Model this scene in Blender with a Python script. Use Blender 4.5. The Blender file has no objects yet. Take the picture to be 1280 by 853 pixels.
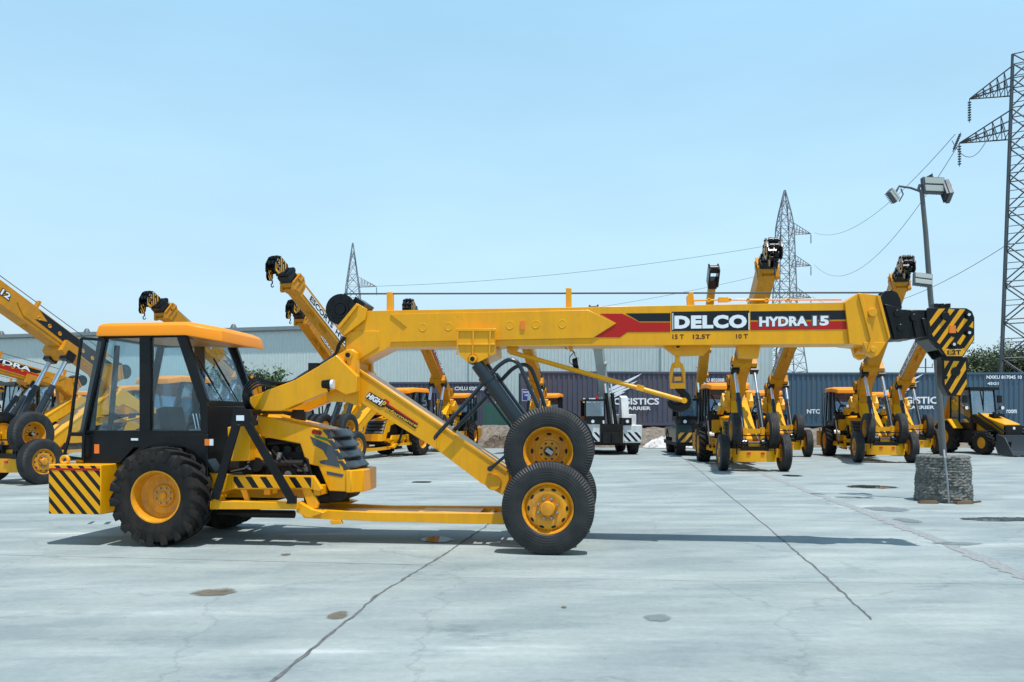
import bpy, bmesh, math, random
from mathutils import Vector, Matrix, Euler
random.seed(7)
R = math.radians
scene = bpy.context.scene
COL = scene.collection
EYE = 1.6; F = 1000.0; CU = 640.0; HV = 521.0      # camera: eye height, focal length and horizon in photo pixels

# ------------------------------------------------------------------ materials
MATS = {}
def nt(name):
    m = bpy.data.materials.new(name); m.use_nodes = True
    n = m.node_tree; b = n.nodes['Principled BSDF']
    return m, n, b
def N(n, t, **kw):
    o = n.nodes.new(t)
    for k, v in kw.items(): setattr(o, k, v)
    return o
def ramp(n, src, stops, interp='LINEAR'):
    r = N(n, 'ShaderNodeValToRGB'); r.color_ramp.interpolation = interp
    e = r.color_ramp.elements
    e[0].position, e[0].color = stops[0][0], (*stops[0][1], 1)
    e[1].position, e[1].color = stops[-1][0], (*stops[-1][1], 1)
    for p, c in stops[1:-1]:
        x = e.new(p); x.color = (*c, 1)
    n.links.new(src, r.inputs[0]); return r
def mul(c, k): return tuple(min(1, a*k) for a in c)
def paint(name, col, rough=.35, dirt=.25, metal=0, scale=3, coat=0.0, bump=.02, dirtcol=None, spec=.35, wear=0):
    m, n, b = nt(name)
    tc = N(n, 'ShaderNodeTexCoord'); no = N(n, 'ShaderNodeTexNoise'); no.inputs['Scale'].default_value = scale
    no.inputs['Detail'].default_value = 8; no.inputs['Roughness'].default_value = .65
    n.links.new(tc.outputs['Object'], no.inputs['Vector'])
    dc = dirtcol or tuple(c*.75 for c in col)
    mixed = tuple(col[i]*(1-dirt)+dc[i]*dirt for i in range(3))
    r = ramp(n, no.outputs['Fac'], [(.35, mixed), (.6, col)])
    out = r.outputs[0]
    if wear:
        for sc_, vec, lo, hi, p0, p1 in ((18, (1, 1, 1), wear*.9, 0, .30, .40), (4, (1.6, 1.6, .25), wear*.45, 0, .36, .60)):
            mp = N(n, 'ShaderNodeMapping'); mp.inputs['Scale'].default_value = vec; n.links.new(tc.outputs['Object'], mp.inputs[0])
            q = N(n, 'ShaderNodeTexNoise'); q.inputs['Scale'].default_value = sc_; q.inputs['Detail'].default_value = 10; q.inputs['Roughness'].default_value = .72; n.links.new(mp.outputs[0], q.inputs['Vector'])
            f = ramp(n, q.outputs['Fac'], [(p0, (lo,)*3), (p1, (0,)*3)])
            x = N(n, 'ShaderNodeMix', data_type='RGBA'); n.links.new(f.outputs[0], x.inputs[0]); n.links.new(out, x.inputs[6]); x.inputs[7].default_value = (.16, .10, .05, 1); out = x.outputs[2]
    n.links.new(out, b.inputs['Base Color'])
    rr = N(n, 'ShaderNodeMapRange'); rr.inputs['To Min'].default_value = rough*1.35; rr.inputs['To Max'].default_value = rough*.8
    n.links.new(no.outputs['Fac'], rr.inputs['Value']); n.links.new(rr.outputs[0], b.inputs['Roughness'])
    b.inputs['Metallic'].default_value = metal
    b.inputs['Specular IOR Level'].default_value = spec
    if coat: b.inputs['Coat Weight'].default_value = coat; b.inputs['Coat Roughness'].default_value = .12
    if bump:
        n2 = N(n, 'ShaderNodeTexNoise'); n2.inputs['Scale'].default_value = 60; n2.inputs['Detail'].default_value = 4
        n.links.new(tc.outputs['Object'], n2.inputs['Vector'])
        bp = N(n, 'ShaderNodeBump'); bp.inputs['Strength'].default_value = bump*4; bp.inputs['Distance'].default_value = .002
        n.links.new(n2.outputs['Fac'], bp.inputs['Height']); n.links.new(bp.outputs[0], b.inputs['Normal'])
        if wear:
            n3 = N(n, 'ShaderNodeTexNoise'); n3.inputs['Scale'].default_value = 2.5; n3.inputs['Detail'].default_value = 2; n.links.new(tc.outputs['Object'], n3.inputs['Vector'])
            b3 = N(n, 'ShaderNodeBump'); b3.inputs['Strength'].default_value = .6; b3.inputs['Distance'].default_value = .012; n.links.new(n3.outputs['Fac'], b3.inputs['Height']); n.links.new(b3.outputs[0], bp.inputs['Normal'])
    MATS[name] = m; return m
paint('yellow', (.85, .385, .001), .34, .14, wear=.38, spec=.28, coat=.15, dirtcol=(.72, .34, .01))
paint('yellow_old', (.66, .265, .003), .45, .4, wear=.7, spec=.22, coat=.1, dirtcol=(.5, .23, .02))
paint('orange', (.88, .285, .010), .40, .15, scale=2, spec=.3)
paint('rimyellow', (.82, .335, .002), .38, .4, scale=8, wear=.8, coat=.1, dirtcol=(.45, .17, .02))
paint('black', (.004, .005, .006), .30, .4, spec=.25, coat=.05, dirtcol=(.014, .015, .018))
paint('cylpaint', (.012, .022, .032), .32, .3, coat=.3)
paint('rubber', (.009, .010, .012), .7, .6, scale=5, spec=.2, wear=.25, dirtcol=(.028, .030, .031))
paint('engine', (.009, .009, .010), .6, .5, spec=.25, dirtcol=(.03, .024, .018))
paint('chrome', (.75, .78, .82), .12, .05, metal=1, bump=0)
paint('steel', (.35, .36, .38), .4, .3, metal=.8)
paint('galv', (.30, .33, .36), .5, .3, metal=.5, dirtcol=(.2, .22, .24))
paint('dark_galv', (.10, .115, .13), .5, .3, metal=.5)
paint('white', (.70, .74, .75), .4, .2, wear=.6, dirtcol=(.5, .5, .48))
paint('decal_white', (.8, .84, .88), .35, .05, bump=0)
paint('decal_black', (.006, .008, .013), .3, .05, bump=0)
paint('decal_red', (.46, .008, .005), .3, .05, bump=0)
paint('decal_brown', (.10, .015, .01), .4, .05, bump=0)
paint('decal_grey', (.06, .075, .09), .35, .05, bump=0)
paint('decal_gold', (.75, .42, .03), .35, .05, bump=0)
paint('decal_green', (.03, .18, .05), .35, .05, bump=0)
paint('sign_blue', (.05, .06, .30), .4, .1, bump=0)
paint('reflector', (.85, .20, .01), .25, .1, bump=0, coat=.5)
paint('lamp_red', (.6, .02, .01), .25, .1, bump=0, coat=.5)
paint('lens', (.75, .8, .85), .1, .05, bump=0, coat=1)
paint('seat', (.05, .055, .065), .6, .3)
paint('dashgrey', (.35, .36, .36), .6, .2)
paint('darkgreen', (.02, .05, .055), .3, .3, coat=.4)
paint('purple', (.068, .084, .135), .5, .35, scale=1.2, wear=.6, dirtcol=(.13, .10, .12))
paint('blue', (.045, .115, .185), .5, .35, scale=1.2, wear=.7, dirtcol=(.08, .12, .17))
paint('rust', (.25, .10, .05), .8, .5)
paint('tarp', (.7, .7, .7), .6, .4, dirtcol=(.4, .38, .35))
paint('wood', (.13, .085, .05), .8, .5, scale=8)
paint('brick', (.28, .12, .08), .85, .5, scale=10)
paint('net', (.05, .14, .12), .8, .4)
paint('wallgreen', (.58, .68, .67), .5, .22, scale=.4, wear=.25, dirtcol=(.48, .57, .57))
paint('flash', (.22, .27, .29), .5, .3)
paint('bark', (.12, .09, .065), .9, .5, scale=8)

paint('grillegrey', (.035, .045, .055), .35, .2, bump=0, spec=.5)
def stripes(name, a, b_, period, duty=.5, ang=45, rough=.35):
    """diagonal hazard paint in the part's own x-z plane"""
    m, n, b = nt(name)
    tc = N(n, 'ShaderNodeTexCoord'); sp = N(n, 'ShaderNodeSeparateXYZ'); n.links.new(tc.outputs['Object'], sp.inputs[0])
    c, s = math.cos(R(ang))/period, math.sin(R(ang))/period
    m1 = N(n, 'ShaderNodeMath', operation='MULTIPLY'); m1.inputs[1].default_value = c; n.links.new(sp.outputs['X'], m1.inputs[0])
    m2 = N(n, 'ShaderNodeMath', operation='MULTIPLY_ADD'); m2.inputs[1].default_value = s
    n.links.new(sp.outputs['Z'], m2.inputs[0]); n.links.new(m1.outputs[0], m2.inputs[2])
    fr = N(n, 'ShaderNodeMath', operation='FRACT'); n.links.new(m2.outputs[0], fr.inputs[0])
    r = ramp(n, fr.outputs[0], [(0, a), (duty, b_)], 'CONSTANT')
    n.links.new(r.outputs[0], b.inputs['Base Color']); b.inputs['Roughness'].default_value = rough
    b.inputs['Specular IOR Level'].default_value = .3
    MATS[name] = m
YL = (.83, .375, .001); BK = (.007, .008, .010)
paint('panelgrey', (.36, .40, .38), .4, .2, bump=0)
paint('polegrey', (.13, .145, .15), .5, .4, metal=.3, wear=.5)
paint('roof_shade', (.16, .035, .012), .8, .3, spec=.1)  # dark red-brown: shade under the cab roof put into the colour
paint('palegrey', (.34, .38, .37), .5, .3, dirtcol=(.2, .22, .2))
paint('redtext', (.45, .03, .01), .4, .05, bump=0)
stripes('hazard_weight', BK, YL, .118, .42, 42)
stripes('hazard_rail', BK, YL, .155, .45, 35)
stripes('hazard_head', BK, YL, .165, .5, -42)
stripes('hazard_white', BK, (.7, .74, .76), .21, .45, 42)
stripes('hazard_dark', (.02, .03, .035), (.7, .35, .06), .26, .5, -42)

def glass(name, tint=(.90, .96, .98), refl=.0, ior=1.28, dust=.035):
    m = bpy.data.materials.new(name); m.use_nodes = True; n = m.node_tree; n.nodes.clear()
    out = N(n, 'ShaderNodeOutputMaterial'); mx = N(n, 'ShaderNodeMixShader')
    tr = N(n, 'ShaderNodeBsdfTransparent'); tr.inputs[0].default_value = (*tint, 1)
    gl = N(n, 'ShaderNodeBsdfGlossy'); gl.inputs['Roughness'].default_value = .03; gl.inputs[0].default_value = (.9, .95, 1, 1)
    df = N(n, 'ShaderNodeBsdfDiffuse'); df.inputs[0].default_value = (.5, .55, .58, 1)
    m2 = N(n, 'ShaderNodeMixShader')
    tc = N(n, 'ShaderNodeTexCoord'); no = N(n, 'ShaderNodeTexNoise'); no.inputs['Scale'].default_value = 3; no.inputs['Detail'].default_value = 6
    n.links.new(tc.outputs['Object'], no.inputs['Vector'])
    mr = N(n, 'ShaderNodeMapRange'); mr.inputs['From Min'].default_value = .4; mr.inputs['From Max'].default_value = .75
    mr.inputs['To Min'].default_value = .0; mr.inputs['To Max'].default_value = dust
    n.links.new(no.outputs['Fac'], mr.inputs['Value'])
    n.links.new(mr.outputs[0], m2.inputs[0]); n.links.new(tr.outputs[0], m2.inputs[1]); n.links.new(df.outputs[0], m2.inputs[2])
    lw = N(n, 'ShaderNodeLayerWeight'); lw.inputs['Blend'].default_value = .5
    pw = N(n, 'ShaderNodeMath', operation='POWER'); pw.inputs[1].default_value = 4; n.links.new(lw.outputs['Facing'], pw.inputs[0])
    ad = N(n, 'ShaderNodeMath', operation='MULTIPLY_ADD'); ad.inputs[1].default_value = .4; ad.inputs[2].default_value = .04+refl; n.links.new(pw.outputs[0], ad.inputs[0])
    n.links.new(ad.outputs[0], mx.inputs[0]); n.links.new(m2.outputs[0], mx.inputs[1]); n.links.new(gl.outputs[0], mx.inputs[2])
    n.links.new(mx.outputs[0], out.inputs[0]); MATS[name] = m
glass('glass'); glass('glass_far', (.55, .70, .78), .16, 1.4, .1)

def tread_mat():
    m, n, b = nt('tread'); MATS['tread'] = m
    tc = N(n, 'ShaderNodeTexCoord'); sp = N(n, 'ShaderNodeSeparateXYZ'); n.links.new(tc.outputs['Object'], sp.inputs[0])
    at = N(n, 'ShaderNodeMath', operation='ARCTAN2'); n.links.new(sp.outputs['X'], at.inputs[0]); n.links.new(sp.outputs['Z'], at.inputs[1])
    sc = N(n, 'ShaderNodeMath', operation='MULTIPLY'); sc.inputs[1].default_value = 96; n.links.new(at.outputs[0], sc.inputs[0])
    ab = N(n, 'ShaderNodeMath', operation='PINGPONG'); ab.inputs[1].default_value = .07; n.links.new(sp.outputs['Y'], ab.inputs[0])
    yy = N(n, 'ShaderNodeMath', operation='MULTIPLY_ADD'); yy.inputs[1].default_value = 70; n.links.new(ab.outputs[0], yy.inputs[0]); n.links.new(sc.outputs[0], yy.inputs[2])
    sn = N(n, 'ShaderNodeMath', operation='SINE'); n.links.new(yy.outputs[0], sn.inputs[0])
    # only outside radius .50
    x2 = N(n, 'ShaderNodeMath', operation='MULTIPLY'); n.links.new(sp.outputs['X'], x2.inputs[0]); n.links.new(sp.outputs['X'], x2.inputs[1])
    z2 = N(n, 'ShaderNodeMath', operation='MULTIPLY_ADD'); n.links.new(sp.outputs['Z'], z2.inputs[0]); n.links.new(sp.outputs['Z'], z2.inputs[1]); n.links.new(x2.outputs[0], z2.inputs[2])
    gt = N(n, 'ShaderNodeMapRange'); gt.inputs['From Min'].default_value = .462**2; gt.inputs['From Max'].default_value = .49**2; n.links.new(z2.outputs[0], gt.inputs['Value'])
    hm = N(n, 'ShaderNodeMath', operation='MULTIPLY'); n.links.new(sn.outputs[0], hm.inputs[0]); n.links.new(gt.outputs[0], hm.inputs[1])
    no = N(n, 'ShaderNodeTexNoise'); no.inputs['Scale'].default_value = 6; no.inputs['Detail'].default_value = 7; n.links.new(tc.outputs['Object'], no.inputs['Vector'])
    r = ramp(n, no.outputs['Fac'], [(.35, (.007, .009, .011)), (.72, (.024, .026, .027))])
    n.links.new(r.outputs[0], b.inputs['Base Color'])
    mr = N(n, 'ShaderNodeMapRange'); mr.inputs['To Min'].default_value = .75; mr.inputs['To Max'].default_value = .45; n.links.new(no.outputs['Fac'], mr.inputs['Value']); n.links.new(mr.outputs[0], b.inputs['Roughness'])
    bp = N(n, 'ShaderNodeBump'); bp.inputs['Strength'].default_value = 1; bp.inputs['Distance'].default_value = .003
    sq = N(n, 'ShaderNodeMath', operation='SQRT'); n.links.new(z2.outputs[0], sq.inputs[0])
    rg = N(n, 'ShaderNodeMath', operation='MULTIPLY'); rg.inputs[1].default_value = 210; n.links.new(sq.outputs[0], rg.inputs[0])
    rs = N(n, 'ShaderNodeMath', operation='SINE'); n.links.new(rg.outputs[0], rs.inputs[0])
    g2 = N(n, 'ShaderNodeMapRange'); g2.inputs['From Min'].default_value = .44; g2.inputs['From Max'].default_value = .43; g2.inputs['To Max'].default_value = .35; n.links.new(sq.outputs[0], g2.inputs['Value'])
    r2 = N(n, 'ShaderNodeMath', operation='MULTIPLY_ADD'); n.links.new(rs.outputs[0], r2.inputs[0]); n.links.new(g2.outputs[0], r2.inputs[1]); n.links.new(hm.outputs[0], r2.inputs[2])
    n.links.new(r2.outputs[0], bp.inputs['Height']); n.links.new(bp.outputs[0], b.inputs['Normal'])
tread_mat()

def concrete_mat():
    m, n, b = nt('concrete'); MATS['concrete'] = m
    tc = N(n, 'ShaderNodeTexCoord')
    def noise(scale, detail=8, sx=1, sy=1, rough=.6, rot=0):
        mp = N(n, 'ShaderNodeMapping'); mp.inputs['Scale'].default_value = (sx, sy, 1); mp.inputs['Rotation'].default_value = (0, 0, rot)
        n.links.new(tc.outputs['Object'], mp.inputs[0])
        o = N(n, 'ShaderNodeTexNoise'); o.inputs['Scale'].default_value = scale; o.inputs['Detail'].default_value = detail; o.inputs['Roughness'].default_value = rough
        n.links.new(mp.outputs[0], o.inputs['Vector']); return o
    big = noise(.35, 6); streak = noise(1.1, 8, .22, 1.3, .65, R(-4)); fine = noise(14, 10, 1, 1, .7); grit = noise(120, 3)
    stain = noise(.9, 9, 1, 1.6, .7)
    c1 = ramp(n, streak.outputs['Fac'], [(.25, (.25, .30, .305)), (.5, (.335, .395, .39)), (.60, (.39, .45, .44)), (.72, (.60, .65, .64))])
    def mixc(a, b_, fac, mode='MULTIPLY'):
        x = N(n, 'ShaderNodeMix', data_type='RGBA', blend_type=mode); x.inputs[0].default_value = fac
        n.links.new(a, x.inputs[6]); n.links.new(b_, x.inputs[7]); return x.outputs[2]
    c2 = ramp(n, big.outputs['Fac'], [(.3, (.72, .75, .78)), (.6, (1, 1, 1))])
    c3 = ramp(n, fine.outputs['Fac'], [(.3, (.80, .82, .84)), (.7, (1.0, 1.0, 1.0))])
    c4 = ramp(n, stain.outputs['Fac'], [(.33, (.62, .66, .70)), (.42, (.95, .96, .97)), (.7, (1, 1, 1))])
    c5 = ramp(n, grit.outputs['Fac'], [(.28, (.6, .6, .62)), (.45, (1, 1, 1))])
    c = mixc(c1.outputs[0], c2.outputs[0], .8); c = mixc(c, c3.outputs[0], .9); c = mixc(c, c4.outputs[0], .7); c = mixc(c, c5.outputs[0], .5)
    mpw = N(n, 'ShaderNodeMapping'); mpw.inputs['Scale'].default_value = (.35, 1, 1); mpw.inputs['Rotation'].default_value = (0, 0, R(25)); n.links.new(tc.outputs['Object'], mpw.inputs[0])
    wv = N(n, 'ShaderNodeTexWave'); wv.inputs['Scale'].default_value = .5; wv.inputs['Distortion'].default_value = 9; wv.inputs['Detail'].default_value = 8; wv.inputs['Detail Scale'].default_value = 1.2; wv.inputs['Detail Roughness'].default_value = .7
    n.links.new(mpw.outputs[0], wv.inputs['Vector']); c6 = ramp(n, wv.outputs['Fac'], [(.1, (.86, .88, .90)), (.5, (1, 1, 1)), (.9, (1.0, .99, .98))]); c = mixc(c, c6.outputs[0], .8)
    ms = noise(3.2, 12, .5, 1, .8); c7 = ramp(n, ms.outputs['Fac'], [(.3, (.78, .80, .82)), (.5, (1, 1, 1))]); c = mixc(c, c7.outputs[0], .6)
    wp = noise(1.5, 6); vo = N(n, 'ShaderNodeTexVoronoi', feature='DISTANCE_TO_EDGE'); vo.inputs['Scale'].default_value = .33
    vm_ = N(n, 'ShaderNodeVectorMath', operation='MULTIPLY_ADD'); vm_.inputs[1].default_value = (.9, .9, 0); n.links.new(wp.outputs['Color'], vm_.inputs[0]); n.links.new(tc.outputs['Object'], vm_.inputs[2]); n.links.new(vm_.outputs[0], vo.inputs['Vector'])
    c8 = ramp(n, vo.outputs['Distance'], [(0, (.62, .63, .64)), (.0035, (.8, .8, .8)), (.006, (1, 1, 1))]); c = mixc(c, c8.outputs[0], .45)
    sp_ = noise(30, 4, 1, 1, .5); c9 = ramp(n, sp_.outputs['Fac'], [(.24, (.35, .33, .30)), (.31, (1, 1, 1))]); c = mixc(c, c9.outputs[0], .8)
    n.links.new(c, b.inputs['Base Color']); b.inputs['Roughness'].default_value = .75
    bp = N(n, 'ShaderNodeBump'); bp.inputs['Strength'].default_value = .5; bp.inputs['Distance'].default_value = .006
    n.links.new(fine.outputs['Fac'], bp.inputs['Height']); n.links.new(bp.outputs[0], b.inputs['Normal'])
concrete_mat()
def simple_noise(name, c0, c1, scale, rough=.9, bump=.5, dist=.03):
    m, n, b = nt(name); MATS[name] = m
    tc = N(n, 'ShaderNodeTexCoord'); o = N(n, 'ShaderNodeTexNoise'); o.inputs['Scale'].default_value = scale; o.inputs['Detail'].default_value = 10; o.inputs['Roughness'].default_value = .7
    n.links.new(tc.outputs['Object'], o.inputs['Vector']); r = ramp(n, o.outputs['Fac'], [(.35, c0), (.65, c1)])
    n.links.new(r.outputs[0], b.inputs['Base Color']); b.inputs['Roughness'].default_value = rough
    bp = N(n, 'ShaderNodeBump'); bp.inputs['Strength'].default_value = bump; bp.inputs['Distance'].default_value = dist
    n.links.new(o.outputs['Fac'], bp.inputs['Height']); n.links.new(bp.outputs[0], b.inputs['Normal'])
simple_noise('dirt', (.09, .08, .065), (.25, .22, .18), 4)
simple_noise('crack', (.07, .08, .085), (.16, .17, .175), 12)
simple_noise('patch', (.20, .22, .23), (.36, .39, .40), 25, .9, .8)
simple_noise('pebble', (.06, .065, .06), (.27, .27, .25), 16, .9, 1, .04)
simple_noise('oil', (.13, .115, .09), (.26, .25, .22), 9, .7)
simple_noise('wet', (.20, .23, .25), (.28, .31, .33), 9, .45)
simple_noise('puddle', (.05, .055, .055), (.09, .095, .09), 3, .04, 0)
simple_noise('rubble', (.08, .06, .045), (.22, .18, .14), 6)
def stain(name, c0, c1, scale, rough, edge, op=1.0):
    simple_noise(name, c0, c1, scale, rough, 0 if rough < .2 else .4, .004)
    m = MATS[name]; n = m.node_tree; b = n.nodes['Principled BSDF']; out = n.nodes['Material Output']
    tc = N(n, 'ShaderNodeTexCoord'); ma = N(n, 'ShaderNodeVectorMath', operation='MULTIPLY_ADD'); ma.inputs[1].default_value = (2, 2, 0); ma.inputs[2].default_value = (-1, -1, 0)
    n.links.new(tc.outputs['Generated'], ma.inputs[0]); ln = N(n, 'ShaderNodeVectorMath', operation='LENGTH'); n.links.new(ma.outputs[0], ln.inputs[0])
    no = N(n, 'ShaderNodeTexNoise'); no.inputs['Scale'].default_value = 7; no.inputs['Detail'].default_value = 8; n.links.new(tc.outputs['Object'], no.inputs['Vector'])
    ad = N(n, 'ShaderNodeMath', operation='MULTIPLY_ADD'); ad.inputs[1].default_value = .9; n.links.new(no.outputs['Fac'], ad.inputs[0]); n.links.new(ln.outputs['Value'], ad.inputs[2])
    mr = N(n, 'ShaderNodeMapRange'); mr.inputs['From Min'].default_value = 1.36; mr.inputs['From Max'].default_value = 1.36-edge; mr.inputs['To Max'].default_value = op; n.links.new(ad.outputs[0], mr.inputs['Value'])
    tr = N(n, 'ShaderNodeBsdfTransparent'); mx = N(n, 'ShaderNodeMixShader'); n.links.new(mr.outputs[0], mx.inputs[0]); n.links.new(tr.outputs[0], mx.inputs[1]); n.links.new(b.outputs[0], mx.inputs[2]); n.links.new(mx.outputs[0], out.inputs[0])
stain('oil', (.10, .09, .065), (.20, .18, .14), 12, .6, .35, .85)
stain('wet', (.15, .18, .195), (.24, .28, .29), 9, .4, .25, .8)
stain('puddle', (.045, .05, .05), (.09, .095, .09), 3, .04, .12, 1.0)
simple_noise('leaf', (.035, .075, .02), (.10, .16, .05), 3, .6, 0)
simple_noise('leaf_pale', (.06, .095, .045), (.14, .18, .09), 3, .6, 0)

# ------------------------------------------------------------------ mesh builder
def smooth(pts, k=5):
    P_ = [Vector(p) for p in pts]; out = []
    for i in range(len(P_)-1):
        a, b, c, d = P_[max(i-1, 0)], P_[i], P_[i+1], P_[min(i+2, len(P_)-1)]
        for j in range(k):
            t = j/k; out.append(.5*((2*b)+(c-a)*t+(2*a-5*b+4*c-d)*t*t+(3*b-a-3*c+d)*t**3))
    return out+[P_[-1]]
class MB:
    def __init__(s): s.v = []; s.f = []; s.m = []
    def add(s, vs, fs, m=0):
        o = len(s.v); s.v += [tuple(p) for p in vs]
        for f in fs: s.f.append([o+i for i in f]); s.m.append(m)
        return s
    def hexa(s, p, m=0):   # 8 points: bottom ring 0-3, top ring 4-7
        return s.add(p, [(0,1,2,3),(4,7,6,5),(0,4,5,1),(1,5,6,2),(2,6,7,3),(3,7,4,0)], m)
    def bx(s, x0, x1, y0, y1, z0, z1, m=0):
        return s.hexa([(x0,y0,z0),(x0,y1,z0),(x1,y1,z0),(x1,y0,z0),(x0,y0,z1),(x0,y1,z1),(x1,y1,z1),(x1,y0,z1)], m)
    def obox(s, c, size, rot=(0,0,0), m=0):
        M = Matrix.Translation(c) @ Euler(rot).to_matrix().to_4x4(); a, b, d = (q/2 for q in size)
        return s.hexa([M @ Vector(p) for p in [(-a,-b,-d),(-a,b,-d),(a,b,-d),(a,-b,-d),(-a,-b,d),(-a,b,d),(a,b,d),(a,-b,d)]], m)
    def ext(s, pts, vec, m=0):
        n = len(pts); vec = Vector(vec); q = [Vector(p) for p in pts]; q2 = [p+vec for p in q]
        fs = [tuple(range(n)), tuple(range(2*n-1, n-1, -1))] + [(i, (i+1) % n, n+(i+1) % n, n+i) for i in range(n)]
        return s.add(q+q2, fs, m)
    def prism(s, poly, y0, y1, m=0): return s.ext([(x, y0, z) for x, z in poly], (0, y1-y0, 0), m)
    def prismz(s, poly, z0, z1, m=0): return s.ext([(x, y, z0) for x, y in poly], (0, 0, z1-z0), m)
    def bar(s, a, b, w, y0, y1, m=0):      # bar in the x-z plane
        d = Vector((b[0]-a[0], b[1]-a[1])).normalized()*w/2; nx, nz = -d.y, d.x
        return s.prism([(a[0]+nx, a[1]+nz), (b[0]+nx, b[1]+nz), (b[0]-nx, b[1]-nz), (a[0]-nx, a[1]-nz)], y0, y1, m)
    def tube(s, pts, r, n=8, m=0, r2=None):
        pts = [Vector(p) for p in pts]; rings = []
        up = None
        for i, p in enumerate(pts):
            t = ((pts[min(i+1, len(pts)-1)]-pts[max(i-1, 0)])).normalized()
            if up is None:
                up = Vector((0,0,1)) if abs(t.z) < .9 else Vector((0,1,0))
            u = (up - t*up.dot(t))
            if u.length < 1e-4: u = t.orthogonal()
            u.normalize(); w = t.cross(u); up = u
            rr = r if r2 is None else r+(r2-r)*i/(len(pts)-1)
            rings.append([p+(u*math.cos(2*math.pi*k/n)+w*math.sin(2*math.pi*k/n))*rr for k in range(n)])
        vs = [q for g in rings for q in g]; fs = []
        for i in range(len(pts)-1):
            for k in range(n):
                a, b = i*n+k, i*n+(k+1) % n; fs.append((a, b, b+n, a+n))
        fs.append(tuple(range(n))[::-1]); fs.append(tuple(range((len(pts)-1)*n, len(pts)*n)))
        return s.add(vs, fs, m)
    def lathe(s, prof, c=(0,0,0), n=40, m=0, closed=False):   # prof (r, y) about the y axis
        vs = []; fs = []; L = len(prof)
        for k in range(n):
            a = 2*math.pi*k/n
            for r, y in prof: vs.append((c[0]+r*math.cos(a), c[1]+y, c[2]+r*math.sin(a)))
        for k in range(n):
            k2 = (k+1) % n
            for i in range(L if closed else L-1):
                j = (i+1) % L; fs.append((k*L+i, k*L+j, k2*L+j, k2*L+i))
        if not closed:
            if prof[0][0] > 1e-4: fs.append(tuple(k*L for k in range(n)))
            if prof[-1][0] > 1e-4: fs.append(tuple(k*L+L-1 for k in range(n))[::-1])
        return s.add(vs, fs, m)
    def ycyl(s, c, r, y0, y1, n=20, m=0): return s.lathe([(r, y0), (r, y1)], (c[0], 0, c[1]), n, m)
    def mirror(s):
        n = len(s.v); s.v += [(x, -y, z) for x, y, z in s.v]
        s.f += [[n+i for i in f[::-1]] for f in s.f]; s.m += s.m; return s
    def mesh(s, name, mats, flat=False, ang=32):
        me = bpy.data.meshes.new(name); me.from_pydata(s.v, [], s.f)
        for i, x in enumerate(mats): me.materials.append(MATS[x])
        me.polygons.foreach_set('material_index', s.m)
        bm = bmesh.new(); bm.from_mesh(me)
        bmesh.ops.remove_doubles(bm, verts=bm.verts, dist=1e-6)
        bmesh.ops.recalc_face_normals(bm, faces=bm.faces); bm.to_mesh(me); bm.free()
        if not flat:
            me.polygons.foreach_set('use_smooth', [True]*len(me.polygons)); me.set_sharp_from_angle(angle=R(ang))
        me.update(); return me

CACHE = {}
def put(name, me, parent=None, loc=(0,0,0), rot=(0,0,0), bevel=0):
    o = bpy.data.objects.new(name, me); COL.objects.link(o)
    o.parent = parent; o.location = loc; o.rotation_euler = rot
    if bevel:
        b = o.modifiers.new('Bevel', 'BEVEL'); b.width = bevel; b.segments = 2; b.limit_method = 'ANGLE'; b.angle_limit = R(35); b.harden_normals = False
    return o
def part(name, key, fn, mats, parent, loc=(0,0,0), rot=(0,0,0), bevel=0, flat=False):
    """one mesh object; meshes are shared between copies through the key"""
    if key not in CACHE:
        mb = MB(); fn(mb); CACHE[key] = mb.mesh(name, mats if isinstance(mats, (list, tuple)) else [mats], flat)
    return put(name, CACHE[key], parent, loc, rot, bevel)
def tag(o, label=None, cat=None, group=None, kind=None):
    if label: o['label'] = label
    if cat: o['category'] = cat
    if group: o['group'] = group
    if kind: o['kind'] = kind
    return o
def thing(name, label, cat, loc=(0,0,0), rotz=0, group=None):
    o = bpy.data.objects.new(name, None); COL.objects.link(o); o.empty_display_size = .3
    o.location = loc; o.rotation_euler = (0,0,rotz); return tag(o, label, cat, group)

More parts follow.
